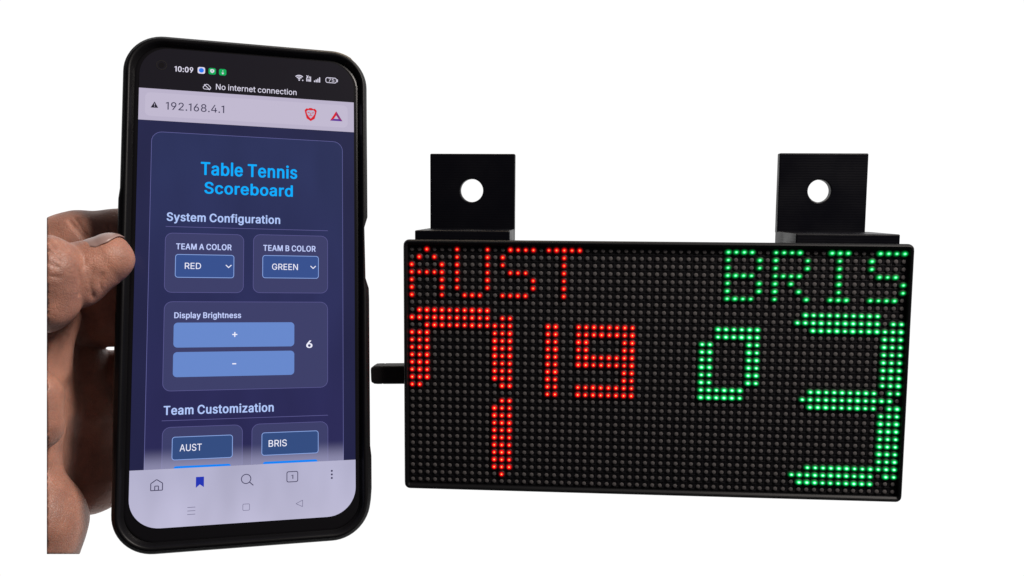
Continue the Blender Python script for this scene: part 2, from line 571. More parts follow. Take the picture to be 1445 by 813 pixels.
open_panel('page_panel', -30.0, 30.2, -46.2, 60.3, 3.2, cont_m, crim_m, 1)
panel('card', -25.3, -1.45, -13.4, 5.7, 2.2, card_m, rim_m, 2, label='card of team A colour')
panel('card', 1.42, 25.22, -13.6, 5.65, 2.2, card_m, rim_m, 2, label='card of team B colour')
panel('card', -25.2, 25.2, 8.5, 36.6, 2.4, card_m, rim_m, 2, label='card of display brightness')
open_panel('card', -25.0, -1.26, 47.6, 60.3, 2.4, card_m, rim_m, 2)
open_panel('card', 1.45, 25.25, 47.57, 60.3, 2.4, card_m, rim_m, 2)
panel('select_box', -22.2, -4.4, -6.6, 0.92, 0.9, sel_m, selrim_m, 3, 0.2)
panel('select_box', 4.33, 22.25, -6.77, 0.78, 0.9, sel_m, selrim_m, 3, 0.2)
panel('input_box', -22.13, -4.22, 50.65, 57.8, 0.9, inp_m, selrim_m, 3, 0.2)
panel('input_box', 4.48, 22.19, 50.4, 57.65, 0.9, inp_m, selrim_m, 3, 0.2)
panel('plus_button', -22.25, 14.47, 15.2, 23.05, 1.2, btn_m, None, 3, 0.0)
panel('minus_button', -22.25, 14.49, 24.45, 32.27, 1.2, btn_m, None, 3, 0.0)
panel('blue_button', -21.5, -4.75, 59.65, 63.0, 0.7, blue_m, None, 3, 0.0)
panel('blue_button', 4.95, 21.85, 59.6, 63.0, 0.7, blue_m, None, 3, 0.0)

def bar(bm, x0, y0, x1, y1, wd, z, mi=0):
    """thin line between two screen points (mm, y down)"""
    dx, dy = x1 - x0, y1 - y0
    L_ = math.hypot(dx, dy) or 1
    nx, ny = -dy / L_ * wd / 2, dx / L_ * wd / 2
    flat(bm, [(x0 + nx, -(y0 + ny)), (x0 - nx, -(y0 - ny)), (x1 - nx, -(y1 - ny)), (x1 + nx, -(y1 + ny))], z, mi)
def disc(bm, x, y, r, z, mi=0, n=20):
    flat(bm, [(x + r * math.cos(2 * math.pi * k / n), -y + r * math.sin(2 * math.pi * k / n)) for k in range(n)], z, mi)
def arc(bm, x, y, r, wd, a0, a1, z, mi=0, n=14):
    """annular arc, angles in degrees, 90 = up"""
    pa, pb = [], []
    for k in range(n + 1):
        a = math.radians(a0 + (a1 - a0) * k / n)
        pa.append(bm.verts.new(((x + (r + wd / 2) * math.cos(a)) * MM, (-y + (r + wd / 2) * math.sin(a)) * MM, z)))
        pb.append(bm.verts.new(((x + (r - wd / 2) * math.cos(a)) * MM, (-y + (r - wd / 2) * math.sin(a)) * MM, z)))
    for k in range(n):
        f = bm.faces.new((pa[k], pa[k + 1], pb[k + 1], pb[k]))
        f.material_index = mi

for y in (-15.4, 45.62):
    bm = bmesh.new()
    bar(bm, -25.2, y, 25.2, y, 0.18, Z(2))
    layer('divider_line', bm, [rim_m])

# page fade above the bottom bar
fm = bpy.data.materials.new('page_fade')
fm.use_nodes = True
t = fm.node_tree
pb_ = t.nodes['Principled BSDF']
pb_.inputs['Base Color'].default_value = (0.004, 0.004, 0.005, 1)
pb_.inputs['Emission Color'].default_value = lin((178, 176, 212))
pb_.inputs['Emission Strength'].default_value = 1.0
co = t.nodes.new('ShaderNodeTexCoord')
s = t.nodes.new('ShaderNodeSeparateXYZ')
r = t.nodes.new('ShaderNodeMapRange')
r.interpolation_type = 'SMOOTHSTEP'
r.inputs['From Min'].default_value = -0.0535
r.inputs['From Max'].default_value = -0.0606
r.inputs['To Max'].default_value = 0.52
t.links.new(co.outputs['Object'], s.inputs[0])
t.links.new(s.outputs['Y'], r.inputs['Value'])
t.links.new(r.outputs['Result'], pb_.inputs['Alpha'])
bm = bmesh.new()
flat(bm, [(-30, -60.3), (30.2, -60.3), (30.2, -53.5), (-30, -53.5)], ZP + STEP * 2.5)
layer('page_fade', bm, [fm])

# ---- writing: letter outlines as [advance, [closed loops of x, y]], capital height 254
THIN = {".":[97,[[29,4,35,0,41,-2,47,-4,52,-3,56,-2,64,2,70,8,73,19,72,25,70,33,64,39,54,44,41,44,30,38,26,32,24,28,23,21,24,14,26,8]]],"0":[230,[[112,260,94,257,77,252,64,243,51,230,41,
216,33,198,27,178,23,154,22,121,22,119,23,100,27,76,32,58,40,38,50,25,64,11,78,2,94,-3,117,-4,132,-3,140,-1,149,2,162,10,164,12,175,23,186,38,194,56,200,76,203,104,205,130,203,155,
200,178,194,198,187,214,177,229,163,242,148,252,132,257],[113,228,122,227,129,225,135,223,142,218,151,208,158,197,163,182,167,166,169,149,170,131,169,106,167,88,163,74,157,57,150,
46,142,37,135,31,124,28,114,26,102,28,92,31,85,37,75,47,69,59,64,74,60,91,57,107,57,148,60,166,64,180,69,197,75,208,85,218,92,223,100,226]]],"1":[149,[[106,-1,107,-1,108,1,108,253,
108,254,106,255,101,256,21,225,20,223,20,196,21,194,23,194,70,211,71,211,72,211,72,0,73,-1,75,-2]]],"2":[230,[[31,-1,33,-2,194,-2,197,0,197,28,195,29,79,30,79,31,134,89,160,117,167,
125,172,131,182,148,187,159,190,167,192,179,193,187,191,200,188,210,183,224,176,232,166,242,155,249,142,255,128,258,109,259,97,258,86,255,76,251,69,248,59,242,48,231,41,222,35,210,
32,197,31,184,31,181,32,180,34,180,64,180,65,180,66,181,66,190,68,197,71,206,79,216,84,220,87,223,91,224,106,228,113,228,121,227,127,226,136,223,142,219,146,216,152,209,154,203,157,
194,158,187,158,179,155,169,150,157,138,141,114,114,30,25,30,1]]],"4":[230,[[155,255,124,256,122,255,121,254,18,80,18,53,19,52,21,52,138,51,139,50,139,0,142,-2,171,-1,172,-1,173,1,
173,51,207,52,208,52,209,54,209,80,208,82,206,82,174,82,173,83,173,158,172,160,170,160,142,160,139,159,139,83,58,82,57,83,56,83,156,252,157,254]]],"5":[230,[[184,255,182,256,49,256,
46,254,32,128,32,126,34,125,37,124,64,122,66,122,70,126,77,130,92,135,100,136,119,136,129,133,136,130,144,123,148,119,155,110,159,99,161,88,162,80,161,71,159,63,155,53,150,44,145,
40,137,33,130,30,120,28,111,26,97,28,94,29,88,31,81,35,74,41,70,47,64,58,63,65,61,66,31,66,29,66,28,64,30,55,33,42,39,29,46,21,49,18,57,11,70,4,83,-1,95,-3,108,-4,127,-3,142,0,156,
7,169,16,178,25,186,37,193,50,196,65,197,79,197,95,195,106,191,116,187,126,175,142,167,150,157,157,139,165,127,167,118,168,113,168,96,166,81,161,70,155,70,155,70,156,77,222,77,224,
183,225,185,226,185,227,185,253]]],"6":[230,[[161,255,127,256,125,255,124,254,54,152,40,124,33,107,31,94,30,84,31,69,31,64,34,52,40,37,48,25,60,13,69,6,85,-1,97,-3,102,-4,110,-4,
124,-4,141,-1,153,4,157,6,168,15,177,24,186,35,192,50,195,62,196,75,196,82,195,95,192,106,187,120,179,132,171,140,168,143,160,148,145,155,128,158,110,158,95,154,94,154,162,252,163,
254],[114,26,104,27,94,29,88,33,76,44,71,51,67,59,65,69,64,78,65,89,67,99,71,107,80,118,82,120,88,125,95,128,104,130,113,132,123,130,131,128,139,124,146,118,155,107,158,100,160,91,
162,80,161,69,159,59,155,51,149,43,138,32,132,29,123,27]]],"7":[230,[[48,-1,81,-2,83,-1,84,0,197,223,197,253,196,255,194,256,32,256,29,254,29,226,30,225,31,225,158,224,159,224,160,
224,47,2,46,0]]],"8":[230,[[116,260,103,259,93,257,86,256,73,251,60,242,48,231,43,225,38,214,34,203,33,188,34,176,38,164,44,154,55,143,63,137,70,134,71,133,66,131,56,127,49,121,40,
113,35,107,28,90,25,79,24,70,25,54,29,41,35,30,45,19,54,12,68,4,84,-1,96,-3,110,-4,131,-3,144,-1,158,4,173,12,181,19,184,22,191,30,193,34,197,42,201,53,202,65,202,79,196,99,191,107,
184,115,178,122,167,128,160,131,155,133,155,133,164,137,173,145,182,153,188,165,192,176,193,193,192,204,187,217,183,226,178,231,166,242,155,250,140,256,129,258],[60,62,60,78,64,88,
72,100,78,106,92,113,103,115,114,116,131,114,148,106,155,99,159,94,163,86,166,78,166,62,163,54,158,46,149,35,137,30,124,27,102,27,89,30,78,35,66,47],[68,188,69,196,74,209,77,213,84,
220,90,224,96,226,113,228,130,226,137,224,143,219,151,210,153,208,157,196,158,188,157,180,155,174,153,167,151,165,143,155,131,149,122,147,105,146,98,148,89,152,84,155,77,162,74,165,
71,172,69,180]]],"9":[230,[[65,-1,99,-2,101,-1,102,0,158,80,170,100,182,120,194,151,196,161,196,176,195,190,192,203,186,218,177,230,168,239,160,245,156,248,143,254,129,258,116,260,
97,258,83,254,69,248,58,239,48,230,40,219,34,204,31,192,30,179,31,160,34,148,39,133,52,118,58,112,68,106,79,101,93,97,110,96,123,98,131,101,132,101,64,2,63,0],[122,124,104,124,95,
127,88,130,85,133,76,141,71,148,65,166,65,185,71,204,80,215,85,219,88,222,95,225,104,227,114,228,123,227,131,225,138,222,143,218,149,211,155,204,159,193,161,185,162,176,161,165,159,
156,155,147,149,140,143,134,138,130,131,127]]],":":[97,[[70,171,66,174,61,179,52,182,49,182,44,182,34,179,31,176,26,171,24,163,23,157,24,151,26,146,29,142,34,137,41,135,49,134,55,
135,61,137,64,140,69,146,72,151,73,159,72,165],[29,4,35,0,41,-2,47,-4,52,-3,56,-2,64,2,70,8,73,19,72,25,70,33,64,39,54,44,41,44,30,38,26,32,24,28,23,21,24,14,26,8]]],"A":[243,[[119,
219,120,219,124,203,139,159,142,150,159,102,159,101,81,100,80,101,106,179],[101,255,99,254,8,5,6,0,9,-2,42,-2,45,0,69,68,70,69,170,70,171,69,172,67,196,0,199,-2,232,-1,233,0,231,5,
140,254,139,255,137,256]]],"B":[231,[[64,145,64,224,122,224,135,223,146,220,153,214,161,206,165,197,165,193,166,186,165,178,162,169,160,163,154,156,150,153,143,149,128,145],[29,255,
28,253,28,0,31,-2,127,-2,143,0,159,3,172,7,186,15,196,25,200,30,202,33,207,43,210,55,211,65,210,82,208,90,203,102,197,111,184,124,170,130,166,131,161,132,161,133,174,138,180,142,
186,148,191,152,199,167,201,185,200,200,197,211,192,222,185,231,177,240,164,247,151,252,138,254,124,256,31,256],[64,113,135,113,142,112,152,108,159,102,165,97,170,89,173,83,175,77,
176,68,174,60,170,48,163,41,160,39,154,36,140,32,125,30,64,31]]],"D":[254,[[64,31,64,224,113,224,129,223,145,219,158,213,169,205,179,194,181,191,188,179,193,165,196,147,198,127,196,
108,193,93,187,76,180,62,168,49,158,41,142,35,127,32,121,31,110,30],[29,-1,31,-2,111,-2,135,1,155,5,177,14,193,26,207,41,219,58,226,79,230,99,233,125,233,131,231,154,227,173,219,
196,208,214,193,229,178,240,158,249,137,254,118,256,31,256,28,254,28,1]]],"E":[212,[[189,-1,190,1,190,28,190,29,188,30,65,30,64,31,64,32,64,112,177,112,179,113,180,115,180,143,178,
144,64,145,64,224,186,225,188,226,188,254,185,256,31,256,29,255,28,253,28,0,31,-2,187,-2]]],"G":[263,[[135,260,130,259,111,257,91,252,72,243,59,232,44,216,33,197,25,175,20,154,18,
129,20,101,25,79,33,58,44,39,59,23,74,12,92,3,112,-3,130,-4,155,-3,171,0,190,8,205,19,218,32,227,44,233,57,235,63,239,79,241,98,241,128,239,129,141,129,140,129,139,127,139,101,139,
100,140,99,204,98,204,87,200,73,194,60,188,51,183,45,169,36,161,33,148,29,136,28,126,29,119,30,108,33,93,39,81,50,72,61,65,73,60,85,59,90,55,107,54,124,55,148,59,166,65,183,73,196,
83,207,93,215,104,221,118,225,134,226,147,225,156,223,171,217,186,203,192,197,195,191,202,174,203,173,205,172,236,172,239,174,236,187,232,198,227,209,219,219,204,235,194,243,171,
253,156,257,147,258]]],"I":[89,[[27,-1,58,-2,60,-1,61,0,61,253,60,255,59,255,28,256,26,255,25,254,25,1,26,-1]]],"N":[265,[[233,-1,234,1,234,254,231,256,200,256,198,255,197,254,197,
85,198,79,198,50,183,75,180,83,176,87,171,96,70,254,69,255,67,256,31,256,29,255,28,253,28,0,31,-2,61,-2,63,-1,64,0,64,184,63,191,63,204,65,203,71,192,77,180,101,142,191,0,192,-1,
194,-2,231,-2]]],"R":[227,[[29,255,28,253,28,0,31,-2,61,-2,64,0,64,97,121,98,123,97,125,92,175,0,178,-2,213,-2,215,-1,216,0,215,3,159,104,160,105,169,109,180,115,190,125,197,136,
201,146,206,160,207,173,206,192,201,208,197,217,190,228,180,237,169,245,154,251,140,254,122,256,31,256],[64,224,118,224,129,223,140,221,148,219,155,213,159,209,165,201,170,186,171,
177,170,170,168,160,165,151,161,145,155,140,148,134,140,132,129,130,64,130]]],"S":[226,[[131,258,117,260,96,258,84,256,66,249,55,243,46,236,36,225,29,214,25,201,24,185,26,169,32,
155,43,143,54,134,71,125,131,107,138,105,153,98,163,89,168,84,169,81,171,71,170,64,167,54,162,46,158,42,150,35,144,32,133,29,123,27,102,27,85,30,76,34,70,39,67,42,64,45,59,51,56,61,
54,67,54,68,52,69,20,70,17,68,17,67,19,54,23,41,31,29,44,15,49,10,64,3,77,-1,93,-4,108,-6,131,-4,148,-1,164,4,179,15,185,19,188,22,195,31,200,41,205,55,206,71,205,81,203,89,198,101,
190,111,185,116,174,125,156,134,130,142,95,152,86,155,72,163,69,166,63,173,60,180,60,194,63,202,66,208,77,219,89,224,102,227,115,227,129,226,140,223,150,218,159,209,164,201,167,190,
168,188,169,188,199,188,202,189,202,192,201,202,197,213,191,225,180,236,172,243,158,251,144,256]]],"T":[227,[[96,-1,127,-2,129,-1,130,0,130,224,131,224,208,225,210,226,210,227,210,
254,208,255,17,256,14,254,14,226,16,225,93,224,94,224,94,1,95,-1]]],"U":[262,[[230,255,228,256,197,256,195,255,194,254,194,88,193,77,191,66,186,57,180,48,172,40,165,36,155,31,143,
29,131,28,116,29,107,30,104,31,95,35,86,41,84,43,72,57,71,59,68,66,65,77,64,88,64,254,63,255,61,256,31,256,28,254,28,84,29,69,34,53,40,39,49,28,61,16,78,6,92,0,105,-3,109,-4,125,-6,
150,-4,167,0,184,7,197,17,206,24,211,30,218,39,225,53,229,69,231,85,231,253]]],"c":[201,[[155,179,138,188,123,192,115,194,101,194,86,192,70,188,56,181,46,173,42,169,34,160,26,147,
20,129,16,114,15,98,16,74,21,56,26,42,33,31,35,28,43,18,46,15,56,7,71,0,86,-4,101,-6,114,-5,129,-2,148,5,160,14,172,27,174,30,181,42,183,50,183,51,179,53,152,60,150,59,144,45,141,
40,138,38,130,31,116,26,109,25,104,24,93,26,82,29,74,34,70,38,66,42,61,49,56,61,53,70,51,81,50,93,51,102,53,118,56,129,61,139,67,147,74,153,83,160,92,162,102,163,110,164,124,160,
147,136,149,131,151,130,178,136,182,137,183,139,180,146,172,162,162,172]]],"e":[205,[[114,193,100,194,85,192,70,188,56,180,47,173,40,166,35,160,33,157,26,145,21,133,16,113,15,97,16,
74,21,54,26,42,29,36,34,28,42,19,46,15,56,7,72,0,87,-4,102,-6,120,-4,139,0,152,6,162,13,175,26,181,36,184,44,183,46,180,47,154,54,153,54,151,53,145,41,140,36,137,33,127,28,119,26,
114,25,105,25,95,26,86,28,77,32,70,37,67,40,63,44,57,54,53,64,52,69,51,80,51,83,51,83,185,84,188,85,188,100,187,114,182,138,180,144,169,163,160,172,144,184,129,190],[51,112,53,123,
56,135,62,143,70,152,74,156,82,159,92,162,102,164,113,162,123,159,130,156,137,149,142,143,147,134,150,124,152,113,152,112,151,112,52,112]]],"i":[86,[[57,191,27,192,25,191,24,190,24,
1,25,-1,26,-1,56,-2,58,-1,59,0,59,189,58,191],[19,235,21,231,29,223,38,220,41,220,46,220,52,222,57,225,62,230,64,238,65,241,64,246,62,253,57,258,52,261,46,263,43,264,38,263,29,260,
21,252,19,247]]],"n":[208,[[180,-1,181,1,181,123,180,131,177,150,171,162,165,171,158,179,149,185,138,190,127,192,111,193,99,192,86,188,78,184,74,181,64,172,58,164,58,189,57,191,55,
192,27,192,25,191,24,189,24,0,27,-2,56,-2,59,0,59,114,60,124,62,131,65,140,68,144,70,147,81,157,90,161,96,162,105,164,117,161,127,157,135,150,141,143,145,131,146,120,146,0,149,-2,
178,-2]]],"o":[211,[[86,-4,101,-6,121,-4,137,0,151,7,161,15,165,19,173,28,182,42,188,57,190,71,193,92,191,110,188,131,182,147,173,160,165,169,161,173,151,181,137,188,121,192,101,
194,86,192,84,192,70,188,56,181,46,173,42,169,34,160,26,146,20,129,16,114,15,98,16,74,21,56,26,42,33,31,35,28,43,18,46,15,56,7,71,0],[105,24,93,26,82,29,74,34,67,41,61,49,56,61,53,
70,51,81,50,93,51,106,53,118,56,127,61,139,66,146,74,153,83,160,92,162,103,164,116,162,124,160,134,154,141,147,147,139,153,126,155,115,158,95,157,81,153,62,147,49,142,42,134,34,125,
29,116,26]]],"r":[133,[[26,-1,56,-2,59,0,59,118,60,127,62,133,65,141,69,147,74,152,81,156,89,159,102,161,111,161,121,160,123,160,124,162,124,191,124,192,123,193,116,194,114,193,95,
192,82,188,74,185,70,181,65,176,58,167,58,189,57,191,55,192,27,192,24,190,24,1,24,0]]],"t":[117,[[106,-1,108,0,109,2,103,27,100,28,73,29,67,35,65,49,65,162,66,162,101,162,103,163,
104,165,104,190,101,192,65,192,65,236,62,238,32,237,30,236,30,235,30,192,29,192,4,192,2,191,1,189,1,165,2,163,3,163,29,162,30,162,30,45,32,31,37,19,45,10,56,2,69,-2,81,-3,93,-3,96,
-3,101,-2]]]}
HEAVY = {"0":[243,[[112,224,115,223,122,222,129,219,135,215,142,206,149,195,154,182,158,165,160,149,161,130,160,106,158,89,154,74,149,59,142,48,134,39,128,34,122,32,113,31,107,32,99,34,92,
40,83,49,78,60,73,74,69,91,66,108,66,148,69,166,73,180,78,196,84,206,92,215,99,220,106,222],[93,-8,108,-9,118,-9,136,-7,155,-1,171,9,184,21,194,37,203,56,209,79,212,104,214,123,214,
131,212,155,209,178,202,201,194,217,185,231,171,245,155,255,136,261,130,262,117,264,110,264,90,261,71,255,57,246,42,231,31,214,24,198,18,179,14,155,14,136,13,133,13,121,14,118,14,
99,18,76,23,57,31,39,42,23,57,8,71,-1]]],"1":[162,[[110,-5,113,-4,115,-3,116,-2,117,0,117,254,116,256,113,258,107,260,100,260,90,257,22,231,14,228,12,226,11,224,11,195,12,193,15,
191,21,189,24,189,34,192,62,202,63,202,63,0,64,-2,67,-4,73,-6,107,-6]]],"6":[243,[[118,31,109,31,101,32,95,36,84,46,80,53,76,60,74,70,73,78,74,88,76,98,80,105,85,112,90,118,95,122,
101,125,109,126,118,126,125,125,132,121,138,116,146,105,149,100,151,91,153,80,152,69,150,60,146,53,141,45,131,35,125,32],[168,258,162,260,125,260,119,258,115,255,46,153,35,132,29,
119,25,109,23,98,21,84,22,69,22,64,25,51,31,37,39,24,52,11,63,3,76,-3,81,-5,96,-8,109,-9,118,-9,130,-8,145,-5,150,-3,163,3,176,12,186,22,194,34,201,48,204,62,204,67,205,83,204,95,
201,107,196,120,188,134,178,143,166,151,154,157,149,159,134,162,122,163,111,163,110,164,171,252,172,253,172,255,170,257]]],"9":[243,[[58,-4,64,-6,101,-6,107,-4,111,-1,166,79,179,98,
191,119,201,145,205,160,205,177,204,191,201,204,199,209,194,219,186,231,176,242,163,251,150,257,133,262,118,264,109,264,96,263,76,257,63,251,51,242,45,237,39,231,32,220,25,206,22,
192,22,187,21,179,22,165,22,160,25,147,31,131,39,121,50,110,62,102,72,98,89,93,105,91,116,91,55,2,54,1,54,-1,56,-3],[107,128,102,130,96,133,90,137,84,143,80,150,74,167,74,185,80,
203,85,210,90,215,95,219,101,222,109,223,118,223,125,222,132,218,135,216,141,210,146,202,150,193,152,185,153,175,152,169,150,158,147,150,141,141,138,138,132,134,120,128]]],":":[110,
[[82,157,81,163,79,170,78,173,74,177,66,183,59,185,50,187,45,187,39,186,28,182,27,181,20,175,18,172,15,165,14,159,15,153,17,147,20,141,24,137,28,134,37,131,46,129,51,129,59,131,66,
133,68,135,76,141,78,145,81,151],[82,18,82,22,81,28,78,34,76,37,72,41,63,47,55,49,41,49,37,48,33,47,23,41,20,38,17,32,15,28,14,21,15,16,17,8,20,3,22,1,28,-3,37,-6,46,-8,51,-8,59,-6,
66,-4,72,0,78,7,81,13]]],"A":[256,[[100,260,94,258,91,256,90,254,-1,6,-3,1,-2,-2,1,-4,7,-6,44,-6,50,-4,52,-3,54,0,75,59,77,65,162,65,163,65,164,64,187,0,189,-3,191,-4,197,-6,232,-6,
238,-4,241,-2,242,0,240,6,149,255,145,258,139,260],[119,190,130,158,148,109,149,106,148,105,91,105,91,107,118,188]]],"B":[244,[[21,257,20,256,19,254,19,0,20,-2,23,-4,29,-6,129,-6,
145,-5,163,-1,179,4,193,13,205,24,211,32,216,44,219,55,220,65,220,72,219,83,215,95,212,102,210,107,206,113,192,126,178,133,188,140,199,150,203,157,208,167,210,185,209,200,206,211,
202,219,200,223,194,232,184,242,172,249,155,256,140,259,126,260,29,260,24,259],[73,109,133,109,139,107,146,104,156,96,160,90,164,83,166,76,167,68,165,60,161,50,157,44,154,43,147,39,
137,36,123,35,73,35],[73,149,73,220,121,220,132,219,139,217,140,216,145,212,152,204,156,196,156,193,157,186,156,179,154,172,151,165,148,161,143,156,136,152,126,149]]],"C":[271,
[[200,8,211,16,222,26,234,43,245,67,247,78,247,81,246,82,243,84,237,86,203,86,198,85,195,83,194,82,188,66,184,59,174,47,166,41,152,35,145,34,137,33,131,33,124,34,112,37,100,42,90,
50,82,61,74,74,68,90,64,108,63,124,64,147,68,166,73,180,82,194,90,204,100,212,112,218,122,221,139,222,159,217,171,210,179,203,184,195,188,188,191,181,193,174,194,172,197,170,203,
168,237,168,243,170,246,172,247,174,247,176,245,188,234,211,222,228,210,239,188,253,173,258,163,260,149,263,138,264,130,264,111,262,85,255,67,246,51,234,36,217,24,198,16,175,11,154,
9,130,9,124,11,100,16,79,25,56,36,38,43,30,52,20,66,9,85,0,108,-7,111,-8,128,-9,148,-9,159,-7,166,-6,178,-2]]],"D":[267,[[21,-3,23,-4,29,-6,113,-6,132,-4,141,-3,159,1,165,3,183,11,
200,23,216,40,228,59,235,78,239,98,240,105,242,125,240,150,236,176,228,197,216,216,200,232,184,243,165,252,138,259,120,260,29,260,23,258,20,256,19,254,19,0,20,-2],[73,35,73,219,74,
220,112,220,127,219,139,216,152,210,162,202,171,192,179,178,184,162,187,147,189,128,187,108,183,89,178,77,171,63,161,52,151,44,138,39,125,36,109,35]]],"E":[225,[[197,-3,199,0,199,
29,197,32,192,34,189,35,74,35,73,35,73,36,73,108,179,108,185,110,188,112,189,114,189,143,187,146,182,148,179,149,73,149,73,220,187,220,190,221,195,223,197,226,197,254,196,256,193,
258,187,260,29,260,26,259,21,257,20,256,19,254,19,0,20,-2,23,-4,29,-6,189,-6,194,-5]]],"L":[212,[[26,259,21,257,20,256,19,254,19,0,20,-2,23,-4,29,-6,182,-6,188,-4,191,-2,192,0,192,
29,190,32,187,34,182,35,73,35,73,254,72,256,69,258,63,260,29,260]]],"M":[330,[[293,257,291,258,285,260,237,260,231,258,227,255,167,101,164,90,158,73,157,73,157,75,153,86,151,90,150,
94,147,103,87,255,83,258,77,260,29,260,23,258,21,257,19,254,19,0,20,-2,23,-4,29,-6,62,-6,68,-4,70,-3,72,-1,72,147,73,146,132,-1,136,-4,142,-6,172,-6,178,-4,181,-2,182,0,237,138,241,
148,241,-1,243,-3,245,-4,251,-6,285,-6,291,-4,293,-3,295,0,295,254]]],"O":[283,[[110,-8,127,-9,139,-9,157,-8,182,0,201,9,215,20,221,26,231,38,242,56,251,78,256,100,258,124,258,131,
256,154,251,175,250,180,243,197,238,207,231,217,221,229,216,234,201,245,182,255,157,262,137,264,129,264,110,262,85,255,66,245,51,234,46,229,36,217,25,199,16,176,11,154,9,130,9,124,
11,100,17,75,24,58,29,48,36,38,46,26,52,20,66,9,85,0],[133,222,145,221,155,218,158,217,169,210,175,205,185,194,193,180,199,164,203,147,204,130,203,107,199,90,193,74,185,60,175,49,
167,42,155,37,143,34,135,32,131,33,119,35,112,37,101,42,92,49,82,59,74,74,68,90,64,107,63,124,64,147,68,164,74,180,82,194,92,205,100,212,104,214,112,218,119,220,125,221]]],"R":[240,
[[21,257,20,256,19,254,19,0,20,-2,23,-4,29,-6,63,-6,69,-4,72,-2,73,0,73,92,74,93,114,93,115,93,117,90,165,1,168,-3,170,-4,176,-6,215,-6,221,-4,223,-3,225,0,224,3,170,102,170,103,
175,105,187,113,199,124,206,136,210,145,215,160,216,172,216,180,215,193,206,217,198,229,188,240,174,249,158,255,139,259,123,260,29,260,26,259],[73,220,116,220,128,219,136,217,141,
216,148,211,151,208,156,200,161,186,162,177,161,171,159,160,156,152,152,146,148,142,141,137,136,136,128,134,73,134]]],"S":[239,[[148,260,133,263,127,263,119,264,100,263,95,263,80,
260,62,254,49,246,39,239,27,227,20,214,16,202,15,184,17,169,24,154,31,145,35,141,48,131,64,122,132,101,146,95,153,90,157,85,159,82,161,77,162,70,161,62,158,55,154,47,151,44,144,39,
137,35,129,33,121,31,104,31,89,34,80,39,72,47,68,53,65,61,63,68,62,70,59,72,53,74,18,74,12,72,10,71,8,69,8,67,10,53,14,41,22,27,36,13,43,7,57,0,73,-5,91,-9,97,-9,107,-10,127,-9,133,
-9,152,-5,169,0,187,12,193,17,196,20,203,30,209,40,214,54,215,65,215,72,214,82,212,91,206,103,199,112,192,119,180,128,163,137,134,146,99,156,92,159,81,165,76,169,72,175,69,181,69,
194,72,201,75,207,84,216,96,221,104,223,113,223,125,222,134,220,143,215,150,208,155,200,158,188,160,186,162,185,168,183,201,183,207,185,209,186,211,189,210,203,206,213,199,227,187,
239,178,246,165,254]]],"T":[240,[[95,-6,129,-6,135,-4,138,-2,139,0,139,219,140,220,209,220,215,222,218,224,219,226,219,254,218,256,215,258,209,260,15,260,9,258,7,257,5,255,5,226,6,
224,9,222,15,220,84,220,85,219,85,0,86,-2,89,-4]]],"a":[211,[[177,-3,178,-2,179,0,179,140,177,148,172,160,166,171,157,180,151,184,141,189,124,195,107,198,84,198,61,193,48,188,40,
183,31,177,22,167,9,148,9,146,10,144,13,142,45,132,51,131,57,133,59,134,61,136,63,140,65,143,73,151,76,153,88,158,91,159,103,159,113,156,117,154,119,151,125,141,126,125,124,121,118,
120,81,115,51,109,31,101,22,95,16,89,8,76,7,73,5,62,4,51,5,41,8,31,14,20,19,13,23,9,39,-2,66,-10,93,-10,103,-8,109,-6,122,-1,126,2,127,2,128,-2,129,-3,131,-4,137,-6,169,-6,175,-4],
[127,84,127,69,126,62,123,53,121,49,116,41,113,38,107,34,93,29,79,29,72,31,67,33,61,39,59,43,57,47,58,55,59,64,66,71,70,73,85,77,101,80,107,80]]],"b":[228,[[19,258,16,256,15,254,15,
0,16,-2,19,-4,25,-6,57,-6,63,-4,66,-2,67,-1,67,4,68,5,71,2,77,-2,89,-6,106,-9,120,-10,135,-8,152,-3,161,2,166,5,175,12,179,16,187,27,196,42,202,59,205,73,206,89,206,99,205,115,202,
132,195,149,187,162,180,171,176,175,164,184,152,191,135,196,120,198,101,198,86,194,68,185,68,254,67,256,64,258,58,260,25,260],[110,29,102,30,96,32,90,36,83,42,78,50,70,70,68,81,67,
94,68,108,70,119,73,130,78,139,85,148,90,152,94,155,96,156,101,158,110,159,116,158,124,156,132,152,136,147,144,136,148,127,150,119,152,108,153,96,152,82,150,71,147,59,142,50,136,41,
130,36,118,30]]],"c":[214,[[162,181,155,186,145,191,133,195,127,196,116,198,99,198,85,197,64,191,50,184,38,175,34,171,25,160,17,146,11,130,7,114,6,98,7,74,12,55,17,42,26,27,34,17,
38,13,50,4,64,-3,82,-8,99,-10,115,-10,133,-6,154,2,168,12,181,26,190,42,192,50,191,53,188,55,183,57,154,65,148,64,145,63,143,62,141,59,135,46,131,40,123,34,113,30,103,29,95,30,89,
32,82,37,77,41,75,43,70,51,65,61,62,71,60,81,59,93,60,101,62,117,65,128,70,137,75,145,81,151,89,156,98,158,108,159,118,156,138,135,141,129,144,127,147,126,153,125,160,127,184,132,
188,133,190,135,192,138,191,142,189,147,180,163,174,170]]],"d":[228,[[193,258,187,260,154,260,148,258,145,256,144,254,144,185,126,194,111,198,94,198,81,197,67,193,61,191,48,184,38,
176,25,162,17,148,11,131,7,114,7,108,6,90,7,74,11,56,17,40,25,27,33,16,36,13,47,5,60,-3,80,-9,93,-10,102,-10,116,-8,129,-4,135,-2,144,4,145,4,145,-1,147,-3,149,-4,155,-6,187,-6,193,
-4,197,-1,197,0,197,254,196,256],[102,29,94,30,88,33,82,37,75,43,70,50,65,59,62,70,60,82,59,94,60,108,62,119,65,129,70,138,75,146,81,152,88,156,94,158,102,159,108,158,114,157,122,
